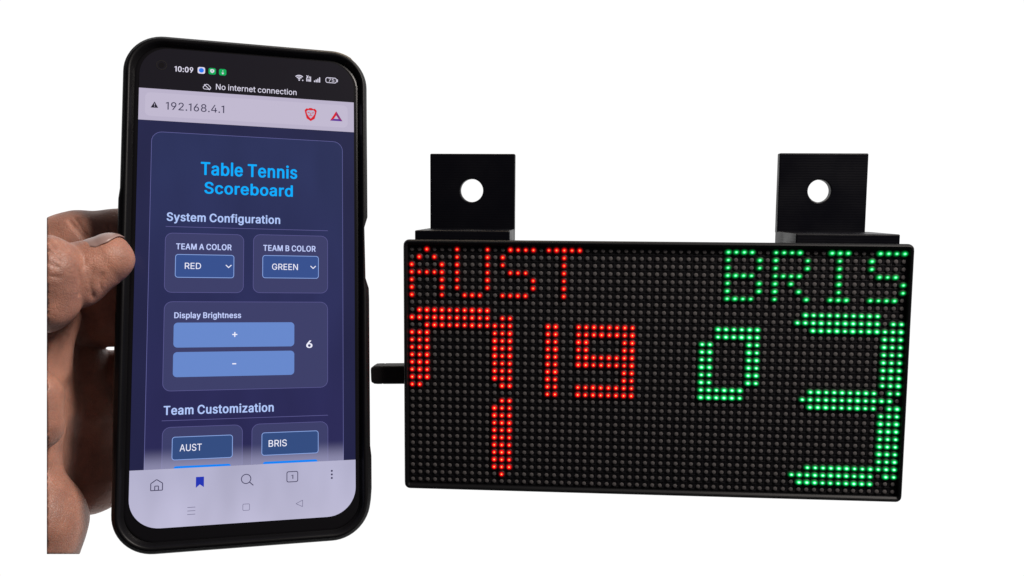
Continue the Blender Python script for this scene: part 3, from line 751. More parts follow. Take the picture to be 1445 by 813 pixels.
153,128,148,134,139,139,130,142,120,144,108,145,96,144,81,142,70,139,59,134,50,128,40,122,35,114,31,108,30]]],"e":[218,[[63,191,48,183,39,175,26,162,17,145,11,129,7,113,7,107,6,97,
7,79,7,74,11,58,17,42,26,27,34,17,38,13,50,4,65,-3,86,-9,101,-10,110,-10,127,-8,137,-6,149,-2,159,3,169,10,174,14,184,24,190,36,193,43,193,46,191,48,188,50,184,51,158,58,152,59,146,
57,144,56,142,54,136,43,134,40,130,36,122,32,111,29,101,30,92,31,83,36,77,40,72,46,66,55,64,60,62,67,60,75,60,78,61,79,187,79,193,81,196,83,197,85,197,101,196,115,190,142,177,164,
168,174,160,180,150,187,141,191,128,195,115,198,98,198,84,197],[61,117,62,125,66,135,70,142,77,150,81,153,89,156,95,158,103,159,108,158,116,156,123,153,128,148,133,141,138,133,141,
124,142,118,142,116,141,116,62,116]]],"f":[143,[[39,-6,72,-6,78,-4,80,-3,82,-1,82,157,83,158,115,158,121,160,124,162,125,164,125,190,124,192,121,194,115,196,82,196,82,209,83,217,86,
226,88,228,90,229,94,230,102,231,110,229,115,228,121,230,124,232,125,234,132,259,132,261,130,263,128,265,124,266,102,271,91,271,83,270,73,268,61,264,52,259,45,254,42,251,38,245,33,
236,30,227,30,224,29,196,2,196,-4,194,-6,193,-8,191,-8,164,-6,161,-4,160,2,158,28,158,29,157,29,0,30,-2,33,-4]]],"g":[229,[[193,194,187,196,156,196,153,195,150,194,147,192,146,190,
146,184,145,184,139,188,127,194,122,196,112,198,94,198,78,196,61,191,47,183,38,176,25,163,17,149,11,133,7,115,6,100,7,82,7,76,12,57,17,44,25,30,38,17,48,9,61,3,66,1,81,-2,95,-4,101,
-4,111,-3,121,-1,129,2,135,4,144,10,145,9,145,-3,143,-14,142,-18,138,-27,132,-34,122,-39,113,-41,105,-42,99,-42,90,-41,85,-40,75,-34,67,-26,62,-19,60,-17,58,-16,52,-14,49,-14,43,
-16,16,-32,14,-34,14,-36,24,-50,33,-59,40,-64,49,-70,58,-74,67,-77,73,-78,87,-81,108,-81,121,-80,132,-78,137,-77,153,-72,165,-66,174,-59,185,-47,192,-34,196,-22,197,-8,197,190,196,
192],[102,159,112,158,115,157,122,153,129,147,136,137,139,130,145,108,145,84,139,62,134,53,127,45,124,42,118,39,111,36,94,36,88,38,75,47,70,54,68,57,65,62,62,73,60,84,59,97,60,109,
62,120,65,130,70,139,77,148,82,152,86,155,88,156,93,158]]],"h":[221,[[19,258,16,256,15,254,15,0,16,-2,19,-4,25,-6,58,-6,64,-4,67,-2,68,0,68,113,69,123,71,131,74,139,76,143,78,146,
88,154,98,158,106,158,113,157,120,155,124,151,132,141,136,130,137,119,137,0,137,-1,141,-4,147,-6,180,-6,186,-4,189,-2,190,0,190,124,189,136,186,149,182,159,175,171,170,177,165,182,
156,188,142,194,129,197,118,198,110,198,98,197,79,191,70,186,68,186,68,254,67,256,64,258,58,260,25,260]]],"i":[99,[[58,196,25,196,19,194,16,192,15,190,15,0,16,-2,19,-4,25,-6,58,-6,
64,-4,67,-2,68,0,68,190,67,192,64,194],[10,235,13,229,19,223,23,220,34,216,39,215,45,215,56,218,61,220,65,223,68,226,71,231,73,237,74,244,72,250,70,254,65,260,59,264,50,267,45,268,
39,268,31,266,23,263,19,260,13,254,10,248]]],"l":[92,[[22,-6,54,-6,60,-4,63,-2,64,0,64,268,63,270,60,272,54,274,22,274,16,272,13,270,12,268,12,0,13,-2,16,-4]]],"m":[321,[[288,-2,
289,0,289,142,286,155,280,166,274,176,267,183,258,189,256,191,242,196,232,198,222,199,215,199,200,197,191,195,174,187,167,182,161,176,160,176,152,184,142,191,131,196,121,198,114,
199,100,199,97,198,91,197,79,193,68,186,67,187,67,191,65,193,63,194,57,196,25,196,19,194,16,192,15,190,15,0,16,-2,17,-3,19,-4,25,-6,58,-6,64,-4,68,-1,68,0,68,119,69,128,74,143,77,
148,82,152,86,155,92,158,95,159,105,158,112,156,117,152,121,146,125,139,126,130,126,0,127,-2,128,-3,130,-4,136,-6,169,-6,175,-4,177,-3,179,-1,179,130,182,139,184,143,190,152,195,
156,201,158,204,159,209,159,217,158,221,156,227,152,232,147,236,138,237,128,237,0,238,-2,241,-4,247,-6,279,-6,285,-4]]],"n":[221,[[188,-3,189,-2,190,0,190,124,189,132,186,150,180,
163,174,173,166,181,155,188,142,194,129,197,118,198,110,198,98,197,79,191,68,185,67,186,67,191,66,192,63,194,57,196,25,196,19,194,17,193,16,192,15,190,15,0,16,-2,19,-4,25,-6,58,-6,
64,-4,67,-2,68,0,68,113,69,123,71,131,74,139,76,143,78,146,88,154,98,158,106,158,113,157,120,155,124,151,132,141,136,130,137,119,137,0,137,-1,141,-4,147,-6,180,-6,186,-4]]],
"o":[224,[[144,-3,158,5,169,13,173,17,181,27,190,41,197,57,200,73,202,91,202,97,200,115,197,129,191,146,181,161,173,171,169,175,157,184,144,191,122,197,109,198,99,198,85,197,64,191,
49,183,38,175,34,171,26,161,18,148,11,130,7,114,7,108,6,98,7,80,7,74,11,58,17,43,26,27,34,17,38,13,50,4,64,-3,85,-9,99,-10,109,-10,122,-9],[104,29,95,30,89,32,82,37,75,43,70,51,65,
61,62,71,60,81,59,93,60,106,62,115,65,127,70,137,75,145,81,151,88,156,95,158,104,159,113,158,119,156,127,151,133,145,138,137,144,125,146,115,149,95,148,81,144,63,138,51,133,43,127,
37,119,33,111,30]]],"p":[228,[[19,-75,25,-77,58,-77,64,-75,67,-73,68,-71,68,4,77,-2,83,-4,92,-7,106,-9,112,-10,128,-9,135,-8,146,-5,152,-3,165,4,175,12,179,16,187,27,196,41,202,59,
205,73,205,79,206,89,205,109,205,115,202,132,195,149,187,162,180,171,176,175,165,183,152,191,132,197,120,198,101,198,86,194,77,190,68,184,67,185,67,190,66,192,63,194,57,196,25,196,
19,194,15,191,15,190,15,-71,16,-73],[110,29,102,30,96,32,90,36,83,42,78,50,70,70,68,81,67,94,68,108,70,119,73,130,78,139,85,148,90,152,94,155,96,156,101,158,110,159,116,158,124,156,
132,152,136,147,144,136,148,127,150,119,152,108,153,96,152,82,150,71,147,59,142,50,136,41,130,36,118,30]]],"r":[146,[[22,-5,25,-6,58,-6,64,-4,67,-2,68,0,68,118,69,126,71,133,74,140,
77,145,83,150,92,154,97,156,104,157,110,157,119,155,123,155,129,157,132,159,133,161,133,192,132,194,129,196,123,198,94,197,77,192,68,188,67,188,66,192,65,193,63,194,57,196,25,196,
19,194,16,192,15,190,15,0,16,-2,17,-3]]],"s":[198,[[38,2,62,-7,69,-8,87,-10,95,-10,118,-7,123,-6,137,-2,146,4,156,11,166,21,168,24,172,33,176,42,177,50,177,55,174,69,170,78,164,87,
161,90,154,95,139,104,120,110,92,116,82,119,75,123,71,126,68,129,66,133,66,136,65,139,66,142,68,148,70,151,73,154,80,158,85,159,94,160,106,158,110,156,116,150,120,144,124,137,127,
135,130,134,136,133,165,139,169,141,172,143,173,146,170,154,165,164,159,173,153,179,144,186,134,191,122,195,109,198,90,198,78,197,67,195,51,190,39,183,31,177,26,172,23,168,17,159,
13,148,12,139,13,132,14,123,18,113,19,111,25,103,29,99,38,92,51,86,70,80,102,72,114,68,118,65,120,61,122,57,123,51,122,45,120,41,118,39,114,35,107,31,102,30,91,29,76,31,70,34,65,39,
62,43,57,55,54,57,51,58,45,59,15,53,11,51,8,49,7,46,11,34,15,25,20,18,30,8]]],"t":[130,[[113,-4,117,-1,118,2,112,27,111,29,108,31,102,33,79,33,76,36,74,50,74,157,75,158,103,158,109,
160,111,161,113,164,113,191,111,193,109,194,103,196,74,196,74,236,73,238,70,240,64,242,31,242,25,240,22,238,21,236,21,197,20,196,2,196,-4,194,-7,192,-8,190,-8,164,-7,162,-6,161,-1,
159,2,158,20,158,21,157,21,45,23,31,27,19,32,13,38,7,45,2,49,-1,64,-6,79,-8,94,-8,105,-6]]],"u":[221,[[17,193,16,192,15,190,15,66,16,58,16,53,19,41,22,32,25,27,31,18,35,13,40,8,50,
0,68,-6,81,-8,94,-9,110,-6,125,-2,137,4,138,3,138,-1,140,-3,142,-4,148,-6,180,-6,186,-4,188,-3,189,-2,190,0,190,190,189,192,186,194,180,196,147,196,141,194,138,192,137,190,137,76,
136,67,134,60,131,50,130,48,127,44,120,38,117,35,111,33,100,31,92,32,84,36,78,40,73,49,69,59,68,71,68,190,68,191,64,194,58,196,25,196,19,194]]],"y":[211,[[17,-74,30,-78,40,-78,44,
-79,49,-79,56,-78,73,-74,78,-72,93,-62,98,-57,103,-49,109,-38,113,-29,196,186,197,190,196,192,195,193,193,194,187,196,152,196,146,194,143,192,98,70,97,71,52,192,49,194,43,196,8,196,
2,194,-1,192,-2,189,-1,186,69,-1,61,-24,58,-30,53,-36,51,-38,45,-39,43,-39,34,-37,30,-37,24,-39,21,-41,20,-43,13,-68,14,-71]]],"z":[206,[[178,-3,180,0,180,28,179,30,176,32,170,34,
80,34,79,35,176,163,177,165,177,190,176,192,173,194,167,196,23,196,17,194,15,193,13,190,13,161,14,159,17,157,23,155,109,155,110,155,110,154,11,25,10,23,10,0,11,-2,14,-4,20,-6,170,
-6,176,-4]]]}
def write(name, s, x0, x1, yb, cap, m, bold=0.0, lv=4, label=None):
    cu = bpy.data.curves.new('writing', 'CURVE')
    cu.dimensions = '2D'
    cu.fill_mode = 'BOTH'
    letters = HEAVY if bold > 0.03 else THIN
    grow = 6 / 254 if bold > 0.03 else 1.5 / 254
    pen = 0.0
    for ch in s:
        if ch == ' ':
            pen += 86 / 254
            continue
        adv, loops = letters[ch]
        for lp in loops:
            sp_ = cu.splines.new('POLY')
            sp_.points.add(len(lp) // 2 - 1)
            for k in range(len(lp) // 2):
                sp_.points[k].co = (pen + lp[2 * k] / 254, lp[2 * k + 1] / 254, 0, 1)
            sp_.use_cyclic_u = True
        pen += adv / 254
    o = bpy.data.objects.new('writing', cu)
    COL.objects.link(o)
    dg = bpy.context.evaluated_depsgraph_get()
    me = bpy.data.meshes.new_from_object(o.evaluated_get(dg))
    bpy.data.objects.remove(o)
    bpy.data.curves.remove(cu)
    xs_ = [v.co.x for v in me.vertices]
    mn, mxx = min(xs_), max(xs_)
    sx = (x1 - x0) / (mxx - mn)
    sy = cap / (1 + 2 * grow)
    for v in me.vertices:
        v.co = (((v.co.x - mn) * sx + x0) * MM, ((v.co.y + grow) * sy - yb) * MM, Z(lv))
    me.materials.clear()
    me.name = name
    o = link(name, me, display, [m])
    if label:
        o['label'] = label
    return o

write('clock_text', '10:09', -23.48, -17.80, -66.5, 1.82, stat_m, 0.035)
write('status_text', 'No internet connection', -10.72, 14.94, -61.42, 1.92, stat_m, 0.012)
write('address_text', '192.168.4.1', -25.88, -8.07, -53.6, 2.55, dark_m, 0.0)
write('page_title', 'Table Tennis', -15.0, 15.25, -32.6, 4.3, title_m, 0.042)
write('page_title', 'Scoreboard', -13.8, 13.85, -26.5, 3.85, title_m, 0.042)
write('section_heading', 'System Configuration', -24.95, 9.85, -17.2, 2.75, head_m, 0.038)
write('section_heading', 'Team Customization', -24.7, 8.15, 43.88, 2.8, head_m, 0.038)
write('field_label', 'TEAM A COLOR', -22.0, -5.25, -8.12, 1.92, lab_m, 0.032)
write('field_label', 'TEAM B COLOR', 4.55, 21.25, -8.2, 1.95, lab_m, 0.032)
write('field_label', 'Display Brightness', -22.15, -2.1, 13.8, 1.85, lab_m, 0.032)
write('field_text', 'RED', -19.3, -14.45, -1.9, 1.97, white_m, 0.02)
write('field_text', 'GREEN', 7.35, 15.55, -2.0, 2.0, white_m, 0.018)
write('field_text', 'AUST', -19.85, -13.4, 55.15, 2.1, white_m, 0.018)
write('field_text', 'BRIS', 6.65, 12.25, 54.97, 2.1, white_m, 0.018)
write('brightness_value', '6', 18.25, 20.25, 23.63, 2.44, white_m, 0.04)
write('battery_text', '75', 25.5, 27.45, -67.0, 1.1, stat_m, 0.02)
write('tab_count', '1', 13.62, 14.3, 65.36, 1.29, ink_m, 0.02, lv=8)

def icon(name, draw, mats, lv=4):
    bm = bmesh.new()
    draw(bm, Z(lv))
    layer(name, bm, mats)

def d_plus(bm, z):
    bar(bm, -4.75, 19.06, -3.2, 19.06, 0.36, z)
    bar(bm, -3.98, 18.28, -3.98, 19.84, 0.36, z + STEP * .4)
icon('plus_sign', d_plus, [white_m])
icon('minus_sign', lambda bm, z: bar(bm, -4.65, 28.39, -3.45, 28.39, 0.38, z), [white_m])
for cx_, cy_ in ((-6.1, -2.9), (20.44, -3.0)):
    def d_chev(bm, z):
        bar(bm, cx_ - 0.85, cy_ - 0.42, cx_ + 0.06, cy_ + 0.46, 0.28, z)
        bar(bm, cx_ - 0.06, cy_ + 0.46, cx_ + 0.85, cy_ - 0.42, 0.28, z + STEP * .3)
    icon('chevron', d_chev, [white_m])

# status icons
def d_app(bm, z):
    flat(bm, rrect(-16.45, -14.15, -68.65, -66.4, 0.6), z, 0)
    disc(bm, -15.3, -67.53, 0.78, z + STEP, 1)
icon('app_icon', d_app, [stat_m, azure_m])
def d_shieldapp(bm, z):
    flat(bm, rrect(-13.1, -10.8, -68.6, -66.4, 0.6), z, 0)
    flat(bm, [(-11.95, 66.85), (-11.35, 67.3), (-11.3, 68.0), (-11.95, 68.25), (-12.6, 68.0), (-12.55, 67.3)], z + STEP, 1)
    disc(bm, -11.95, -67.6, 0.22, z + 2 * STEP, 0)
icon('app_icon', d_shieldapp, [green_m, stat_m])
def d_app3(bm, z):
    flat(bm, rrect(-9.85, -7.55, -68.55, -66.35, 0.6), z, 0)
    bar(bm, -9.0, -67.2, -8.3, -67.2, 0.22, z + STEP, 1)
    bar(bm, -8.65, -67.1, -8.65, -66.75, 0.4, z + 2 * STEP, 1)
    disc(bm, -8.65, -67.85, 0.16, z + STEP, 1)
icon('app_icon', d_app3, [green_m, stat_m])
def d_wifi(bm, z):
    for r0 in (0.55, 1.1, 1.65):
        arc(bm, 15.8, -66.75, r0, 0.32, 45, 135, z)
    disc(bm, 15.8, -66.75, 0.24, z)
    disc(bm, 16.95, -66.75, 0.22, z)
icon('wifi_icon', d_wifi, [stat_m])
def d_sim(bm, z):
    bar(bm, 18.3, -66.5, 18.3, -67.6, 0.3, z); bar(bm, 18.75, -66.5, 18.75, -67.3, 0.3, z); bar(bm, 19.2, -66.5, 19.2, -67.3, 0.3, z)
    bar(bm, 19.55, -66.5, 19.55, -68.3, 0.26, z)
    bar(bm, 18.2, -68.6, 18.8, -67.6, 0.22, z + STEP * .3); bar(bm, 18.8, -68.6, 18.2, -67.6, 0.22, z + STEP * .6)
    bar(bm, 19.0, -68.4, 19.3, -67.6, 0.22, z)
icon('signal_icon', d_sim, [stat_m])
def d_sig(bm, z):
    for k, h in enumerate((0.55, 0.9, 1.3, 1.8)):
        bar(bm, 20.85 + k * 0.56, -66.45, 20.85 + k * 0.56, -66.45 - h, 0.36, z)
icon('signal_icon', d_sig, [stat_m])
def d_bat(bm, z):
    ring(bm, rrect(24.5, 28.25, -68.5, -66.55, 0.7), rrect(24.72, 28.03, -68.28, -66.77, 0.5), z)
    bar(bm, 28.5, -68.0, 28.5, -67.05, 0.26, z)
icon('battery_icon', d_bat, [stat_m])
def d_cloud(bm, z):
    arc(bm, -14.1, -61.85, 0.55, 0.2, 90, 270, z)
    arc(bm, -13.55, -62.2, 0.75, 0.2, 15, 165, z)
    arc(bm, -12.85, -61.8, 0.5, 0.2, -90, 90, z)
    bar(bm, -14.1, -61.3, -12.85, -61.3, 0.2, z)
    bar(bm, -14.4, -62.9, -12.6, -61.1, 0.22, z + STEP * .5)
icon('offline_icon', d_cloud, [stat_m])

# address bar icons
def d_warn(bm, z):
    flat(bm, [(-30.4, 53.95), (-28.15, 53.95), (-29.28, 56.0)], z, 0)
    bar(bm, -29.28, -55.3, -29.28, -54.65, 0.2, z + STEP, 1)
    bar(bm, -29.28, -54.45, -29.28, -54.25, 0.2, z + STEP, 1)
icon('warning_icon', d_warn, [screen_mat('warning_black', (34, 30, 44)), bar_m])
def d_shield(bm, z):
    flat(bm, [(19.6, 52.75), (20.9, 53.6), (21.35, 55.2), (21.6, 56.4), (21.0, 57.1), (20.4, 57.0), (19.9, 57.3), (19.3, 57.3), (18.8, 57.0), (18.2, 57.1), (17.6, 56.4), (17.85, 55.2), (18.3, 53.6)], z, 0)
    flat(bm, [(19.6, 53.6), (20.2, 54.2), (20.8, 55.1), (21.0, 56.0), (20.5, 56.55), (19.6, 56.45), (18.7, 56.55), (18.2, 56.0), (18.4, 55.1), (19.0, 54.2)], z + STEP, 1)
    bar(bm, 18.6, -55.75, 19.25, -55.5, 0.24, z + 2 * STEP, 0)
    bar(bm, 20.6, -55.75, 19.95, -55.5, 0.24, z + 2 * STEP, 0)
    bar(bm, 19.6, -55.6, 19.6, -54.9, 0.2, z + 2 * STEP, 0)
    bar(bm, 19.1, -54.5, 19.6, -54.8, 0.2, z + 2.2 * STEP, 0)
    bar(bm, 20.1, -54.5, 19.6, -54.8, 0.2, z + 2.4 * STEP, 0)
icon('browser_shield', d_shield, [red_m, bar_m])
def d_logo(bm, z):
    o_ = [(28.08, 56.75), (26.0, 53.35), (30.15, 53.35)]
    i_ = [(28.08, 55.3), (27.25, 54.05), (28.9, 54.05)]
    for k in range(3):
        j = (k + 1) % 3
        flat(bm, [o_[k], o_[j], i_[j], i_[k]], z, k)
icon('triangle_logo', d_logo, [red_m, purple_m, plum_m])

# bottom bar icons
def d_home(bm, z):
    w_ = 0.26
    pts = [(-27.9, 66.0), (-27.9, 64.5), (-26.25, 63.35), (-24.55, 64.5), (-24.55, 66.6), (-27.9, 66.6), (-27.9, 66.0)]
    for k, (a, b) in enumerate(zip(pts, pts[1:])):
        bar(bm, *a, *b, w_, z + STEP * .1 * (k % 2))
    for k, (a, b) in enumerate((((-26.75, 66.6), (-26.75, 65.3)), ((-26.75, 65.3), (-25.7, 65.3)), ((-25.7, 65.3), (-25.7, 66.6)))):
        bar(bm, *a, *b, w_, z + STEP * (.3 + .1 * (k % 2)))
icon('home_icon', d_home, [ink_m], 8)
icon('bookmark_icon', lambda bm, z: (flat(bm, [(-14.95, -63.2), (-14.95, -66.5), (-13.79, -65.5)], z), flat(bm, [(-12.6, -63.2), (-14.95, -63.2), (-13.79, -65.5)], z), flat(bm, [(-12.6, -63.2), (-13.79, -65.5), (-12.6, -66.4)], z)), [navy_m], 8)
def d_mag(bm, z):
    arc(bm, -0.1, 64.6, 1.42, 0.26, 0, 360, z, n=28)
    bar(bm, 0.9, 65.6, 2.1, 66.7, 0.28, z + STEP * .2)
icon('search_icon', d_mag, [ink_m], 8)
icon('tab_icon', lambda bm, z: ring(bm, rrect(12.2, 15.8, 62.95, 66.4, 0.6), rrect(12.45, 15.55, 63.2, 66.15, 0.4), z), [ink_m], 8)
icon('menu_dots', lambda bm, z: [disc(bm, 26.38, y, 0.32, z) for y in (63.5, 64.64, 65.77)], [ink_m], 8)
icon('recents_icon', lambda bm, z: [bar(bm, -17.3, y, -15.0, y, 0.17, z) for y in (72.3, 73.36, 74.42)], [thin_m], 8)
icon('square_icon', lambda bm, z: ring(bm, rrect(-1.08, 1.08, 72.25, 74.35, 0.4), rrect(-0.93, 0.93, 72.4, 74.2, 0.28), z), [thin_m], 8)
def d_back(bm, z):
    p = [(15.15, 73.2), (17.2, 72.2), (17.2, 74.25)]
    for k in range(3):
        bar(bm, *p[k], *p[(k + 1) % 3], 0.16, z + STEP * .1 * k)
icon('back_icon', d_back, [thin_m], 8)

# front camera, a faint ring in the black corner
bm = bmesh.new()
arc(bm, -27.4, -68.3, 1.5, 0.25, 0, 360, Z(4), n=28)
disc(bm, -27.4, -68.3, 0.9, Z(4), 1)
obj('front_camera', bm, phone, [mat('camera_ring', (0.016, 0.014, 0.013, 1), 0.35), mat('camera_lens', (0.010, 0.0085, 0.0095, 1), 0.2)])

# ================================================================ the hand: one continuous skin grown round the bones
CHAINS = [   # millimetres: x right, y away, z up, radius
    ('palm', 3.0, [(-146.52, 288.0, -27.24, 9.6), (-143.12, 286.0, -43.73, 9.53), (-143.4, 288.0, -62.04, 14.4)]),
    ('hand_back', 6.0, [(-166.73, 302.0, -15.98, 15.1), (-167.83, 304.0, -38.89, 17.73), (-166.73, 302.0, -63.8, 16.61)]),
    ('index', 2.0, [(-157.54, 277.0, 11.66, 9.7), (-144.45, 283.0, 14.98, 9.9), (-131.91, 286.5, 16.35, 9.55), (-113.12, 293.5, 15.04, 8.8), (-97.8, 299.0, 10.34, 7.47)]),
    ('middle', 1.5, [(-157.34, 285.0, -7.96, 11.4), (-134.96, 290.5, -7.38, 11.62), (-114.85, 298.0, -8.32, 10.43), (-98.17, 304.0, -11.02, 8.11)]),
    ('ring', 1.2, [(-144.67, 293.0, -33.82, 10.25), (-137.52, 296.0, -31.94, 9.37), (-116.78, 303.0, -31.18, 9.59), (-100.74, 308.0, -32.98, 7.7)]),
    ('little', 2.0, [(-147.61, 294.0, -54.76, 8.82), (-134.72, 298.0, -53.52, 8.19), (-116.28, 303.0, -51.89, 7.07)]),
    ('web', 4.0, [(-142.76, 270.0, -8.89, 5.4), (-145.28, 268.0, -25.35, 4.91)]),
    ('inner', 4.0, [(-152.0, 272.0, -12.0, 9.4), (-150.5, 272.0, -40.0, 9.8), (-151.0, 272.0, -58.0, 9.8)]),
    ('inner_low', 6.0, [(-153.0, 288.5, -14.0, 11.0), (-152.5, 288.5, -36.5, 11.0), (-152.5, 288.0, -60.0, 11.5)]),
    ('side', 1.5, [(-149.0, 262.0, 2.0, 8.5), (-148.8, 264.0, -14.0, 8.0), (-148.3, 263.0, -42.0, 8.3), (-148.5, 263.0, -64.0, 9.0)]),
    ('back_low', 4.0, [(-153.0, 277.0, 6.0, 9.0), (-156.0, 288.0, 0.0, 11.0)]),
    ('thenar', 1.2, [(-142.06, 252.0, -32.23, 8.4), (-142.06, 252.0, -40.22, 8.61)]),
    ('heel', 1.0, [(-151.2, 262.0, -61.9, 12.66), (-146.39, 262.0, -72.38, 13.54), (-150.1, 262.0, -85.91, 14.41)]),
    ('thumb_base', 2.0, [(-143.4, 245.0, 0.93, 12.66), (-134.03, 243.5, 4.16, 10.15), (-134.98, 244.5, -2.75, 10.19)]),
    ('thumb', 0.7, [(-129.04, 252.0, 3.88, 10.08), (-120.78, 254.5, 8.59, 7.21)]),
]
CREASES = [   # skin folds: groove radius, softness, points in mm
    (0.6, 0.8, [[-142.93, 274.64, 21.86], [-140.23, 273.84, 19.28], [-137.98, 273.9, 16.55]]),
    (0.45, 0.6, [[-141.67, 275.75, 22.63], [-139.49, 274.62, 20.25], [-137.48, 274.28, 17.26]]),
    (0.4, 0.8, [[-131.58, 276.77, 20.41], [-130.37, 276.15, 18.06]]),
    (0.35, 0.7, [[-121.12, 245.72, 5.84], [-121.81, 245.46, 2.97], [-122.11, 246.48, -0.31], [-122.61, 249.16, -2.8]]),
    (0.3, 0.6, [[-119.4, 247.68, 3.82], [-120.14, 247.92, 1.76], [-120.62, 249.78, -0.73]]),
    (0.3, 0.6, [[-123.13, 245.23, 8.28], [-122.94, 243.65, 5.38]]),
    (0.3, 0.6, [[-129.63, 238.39, 13.21], [-127.48, 237.36, 10.78], [-125.07, 238.03, 8.43]]),
    (0.3, 0.6, [[-128.81, 236.16, 10.73], [-126.62, 236.48, 8.77], [-125.05, 237.25, 6.82]]),
    (0.28, 0.6, [[-129.38, 240.89, 14.15], [-126.62, 239.47, 11.47], [-124.61, 240.61, 9.72]]),
    (0.25, 0.6, [[-127.92, 234.54, 6.74], [-125.69, 236.22, 5.61]]),
    (0.25, 0.6, [[-127.52, 234.51, 3.22], [-125.47, 236.55, 2.86]]),
    (0.5, 0.5, [[-123.37, 240.91, 6.52], [-123.0, 242.17, 3.73], [-123.27, 243.5, 0.91], [-124.03, 244.0, -1.93]]),
]
def cone_sdf(X, Y, Zc, a, b):
    ax, ay, az, ra = a
    bx, by, bz, rb = b
    dx, dy, dz = bx - ax, by - ay, bz - az
    l2 = dx * dx + dy * dy + dz * dz
    h = np.clip(((X - ax) * dx + (Y - ay) * dy + (Zc - az) * dz) / l2, 0, 1)
    return np.sqrt((X - ax - dx * h) ** 2 + (Y - ay - dy * h) ** 2 + (Zc - az - dz * h) ** 2) - (ra + (rb - ra) * h)
def smin(a, b, k):
    h = np.clip(0.5 + 0.5 * (b - a) / k, 0, 1)
    return b + (a - b) * h - k * h * (1 - h)
def hand_field(X, Y, Zc):
    F = None
    for name, k, ch in CHAINS:
        G = None
        for a, b in zip(ch, ch[1:]):
            g = cone_sdf(X, Y, Zc, a, b)
            G = g if G is None else smin(G, g, 4.0)
        F = G if F is None else smin(F, G, k)
    for r_, k, pts in CREASES:
        G = None
        for a, b in zip(pts, pts[1:]):
            g = cone_sdf(X, Y, Zc, tuple(a) + (r_,), tuple(b) + (r_,))
            G = g if G is None else np.minimum(G, g)
        F = -smin(-F, G, k)
    # gentle unevenness of flesh
    F = F + 0.22 * np.sin(X * 0.55 + 1.3 * np.sin(Zc * 0.21)) * np.sin(Zc * 0.47 + 0.8) * np.sin(Y * 0.4)
    return F
def surface_nets(F, org, h):
    nx, ny, nz = F.shape
    ins = F < 0
    cnt = np.zeros((nx - 1, ny - 1, nz - 1), np.float32)
    acc = np.zeros((nx - 1, ny - 1, nz - 1, 3), np.float32)
    cor = [(i, j, k) for i in (0, 1) for j in (0, 1) for k in (0, 1)]
    def sub(A, c):
        return A[c[0]:nx - 1 + c[0], c[1]:ny - 1 + c[1], c[2]:nz - 1 + c[2]]
    for a in cor:
        for d in range(3):
            if a[d]:
                continue
            b = list(a); b[d] = 1; b = tuple(b)
            fa, fb = sub(F, a), sub(F, b)
            m = sub(ins, a) != sub(ins, b)
            tt = np.where(m, fa / np.where(m, fa - fb, 1), 0)
            for q in range(3):
                acc[..., q] += np.where(m, a[q] + (tt if q == d else 0), 0)
            cnt += m
    act = cnt > 0
    idx = -np.ones(act.shape, np.int64)
    idx[act] = np.arange(act.sum())
    ijk = np.argwhere(act)
    verts = (ijk + acc[act] / cnt[act][:, None]) * h + np.array(org)
    faces = []
    for d in range(3):
        a = [slice(1, -1)] * 3
        lo = [slice(1, n - 1) for n in F.shape]; hi = list(lo)
        lo[d] = slice(0, F.shape[d] - 1); hi[d] = slice(1, F.shape[d])
        m = ins[tuple(lo)] != ins[tuple(hi)]
        fl = ins[tuple(lo)][m]
        p = np.argwhere(m)
        for q in range(3):
            if q != d:
                p[:, q] += 1
        u, v = [(1, 2), (2, 0), (0, 1)][d]
        eu, ev = np.eye(3, dtype=int)[u], np.eye(3, dtype=int)[v]
        c = [idx[tuple((p - s_).T)] for s_ in (eu + ev, ev, 0 * eu, eu)]
        q4 = np.stack(c, 1)
        q4[~fl] = q4[~fl][:, ::-1]
        faces.append(q4)
    return verts, np.concatenate(faces)

KX = (66.0 - 722.5) / 1200.0                         # the picture of the hand stops at the wrist: trimmed flat there
KZ = (406.5 - 782.0) / 1200.0
H_ = 0.55
org = (-192.0, 228.0, -114.0)
xs = np.arange(org[0], -86.0, H_); ys = np.arange(org[1], 326.0, H_); zs = np.arange(org[2], 34.0, H_)
X, Y, Zc = np.meshgrid(xs, ys, zs, indexing='ij')
X = X.astype(np.float32); Y = Y.astype(np.float32); Zc = Zc.astype(np.float32)
F = hand_field(X, Y, Zc)
F = np.maximum(F, (KX * Y - X) / math.sqrt(1 + KX * KX))
F = np.maximum(F, (KZ * Y - Zc) / math.sqrt(1 + KZ * KZ))
V, Q = surface_nets(F, org, H_)
me = bpy.data.meshes.new('hand')
me.from_pydata((V * MM).tolist(), [], Q.tolist())
me.validate()

skin = bpy.data.materials.new('skin')
skin.use_nodes = True
t = skin.node_tree
b = t.nodes['Principled BSDF']
co = t.nodes.new('ShaderNodeTexCoord')
n1 = t.nodes.new('ShaderNodeTexNoise'); n1.inputs['Scale'].default_value = 90; n1.inputs['Detail'].default_value = 6
n1.inputs['Roughness'].default_value = 0.65
cr = t.nodes.new('ShaderNodeValToRGB')
cr.color_ramp.elements[0].position = 0.32; cr.color_ramp.elements[0].color = (0.27, 0.130, 0.095, 1)
cr.color_ramp.elements[1].position = 0.70; cr.color_ramp.elements[1].color = (0.49, 0.232, 0.160, 1)
t.links.new(co.outputs['Object'], n1.inputs['Vector'])
t.links.new(n1.outputs['Fac'], cr.inputs['Fac'])
t.links.new(cr.outputs['Color'], b.inputs['Base Color'])
b.inputs['Roughness'].default_value = 0.48
b.inputs['Specular IOR Level'].default_value = 0.42
b.inputs['Subsurface Weight'].default_value = 0.3
b.inputs['Subsurface Radius'].default_value = (1.0, 0.35, 0.2)
b.inputs['Subsurface Scale'].default_value = 0.002
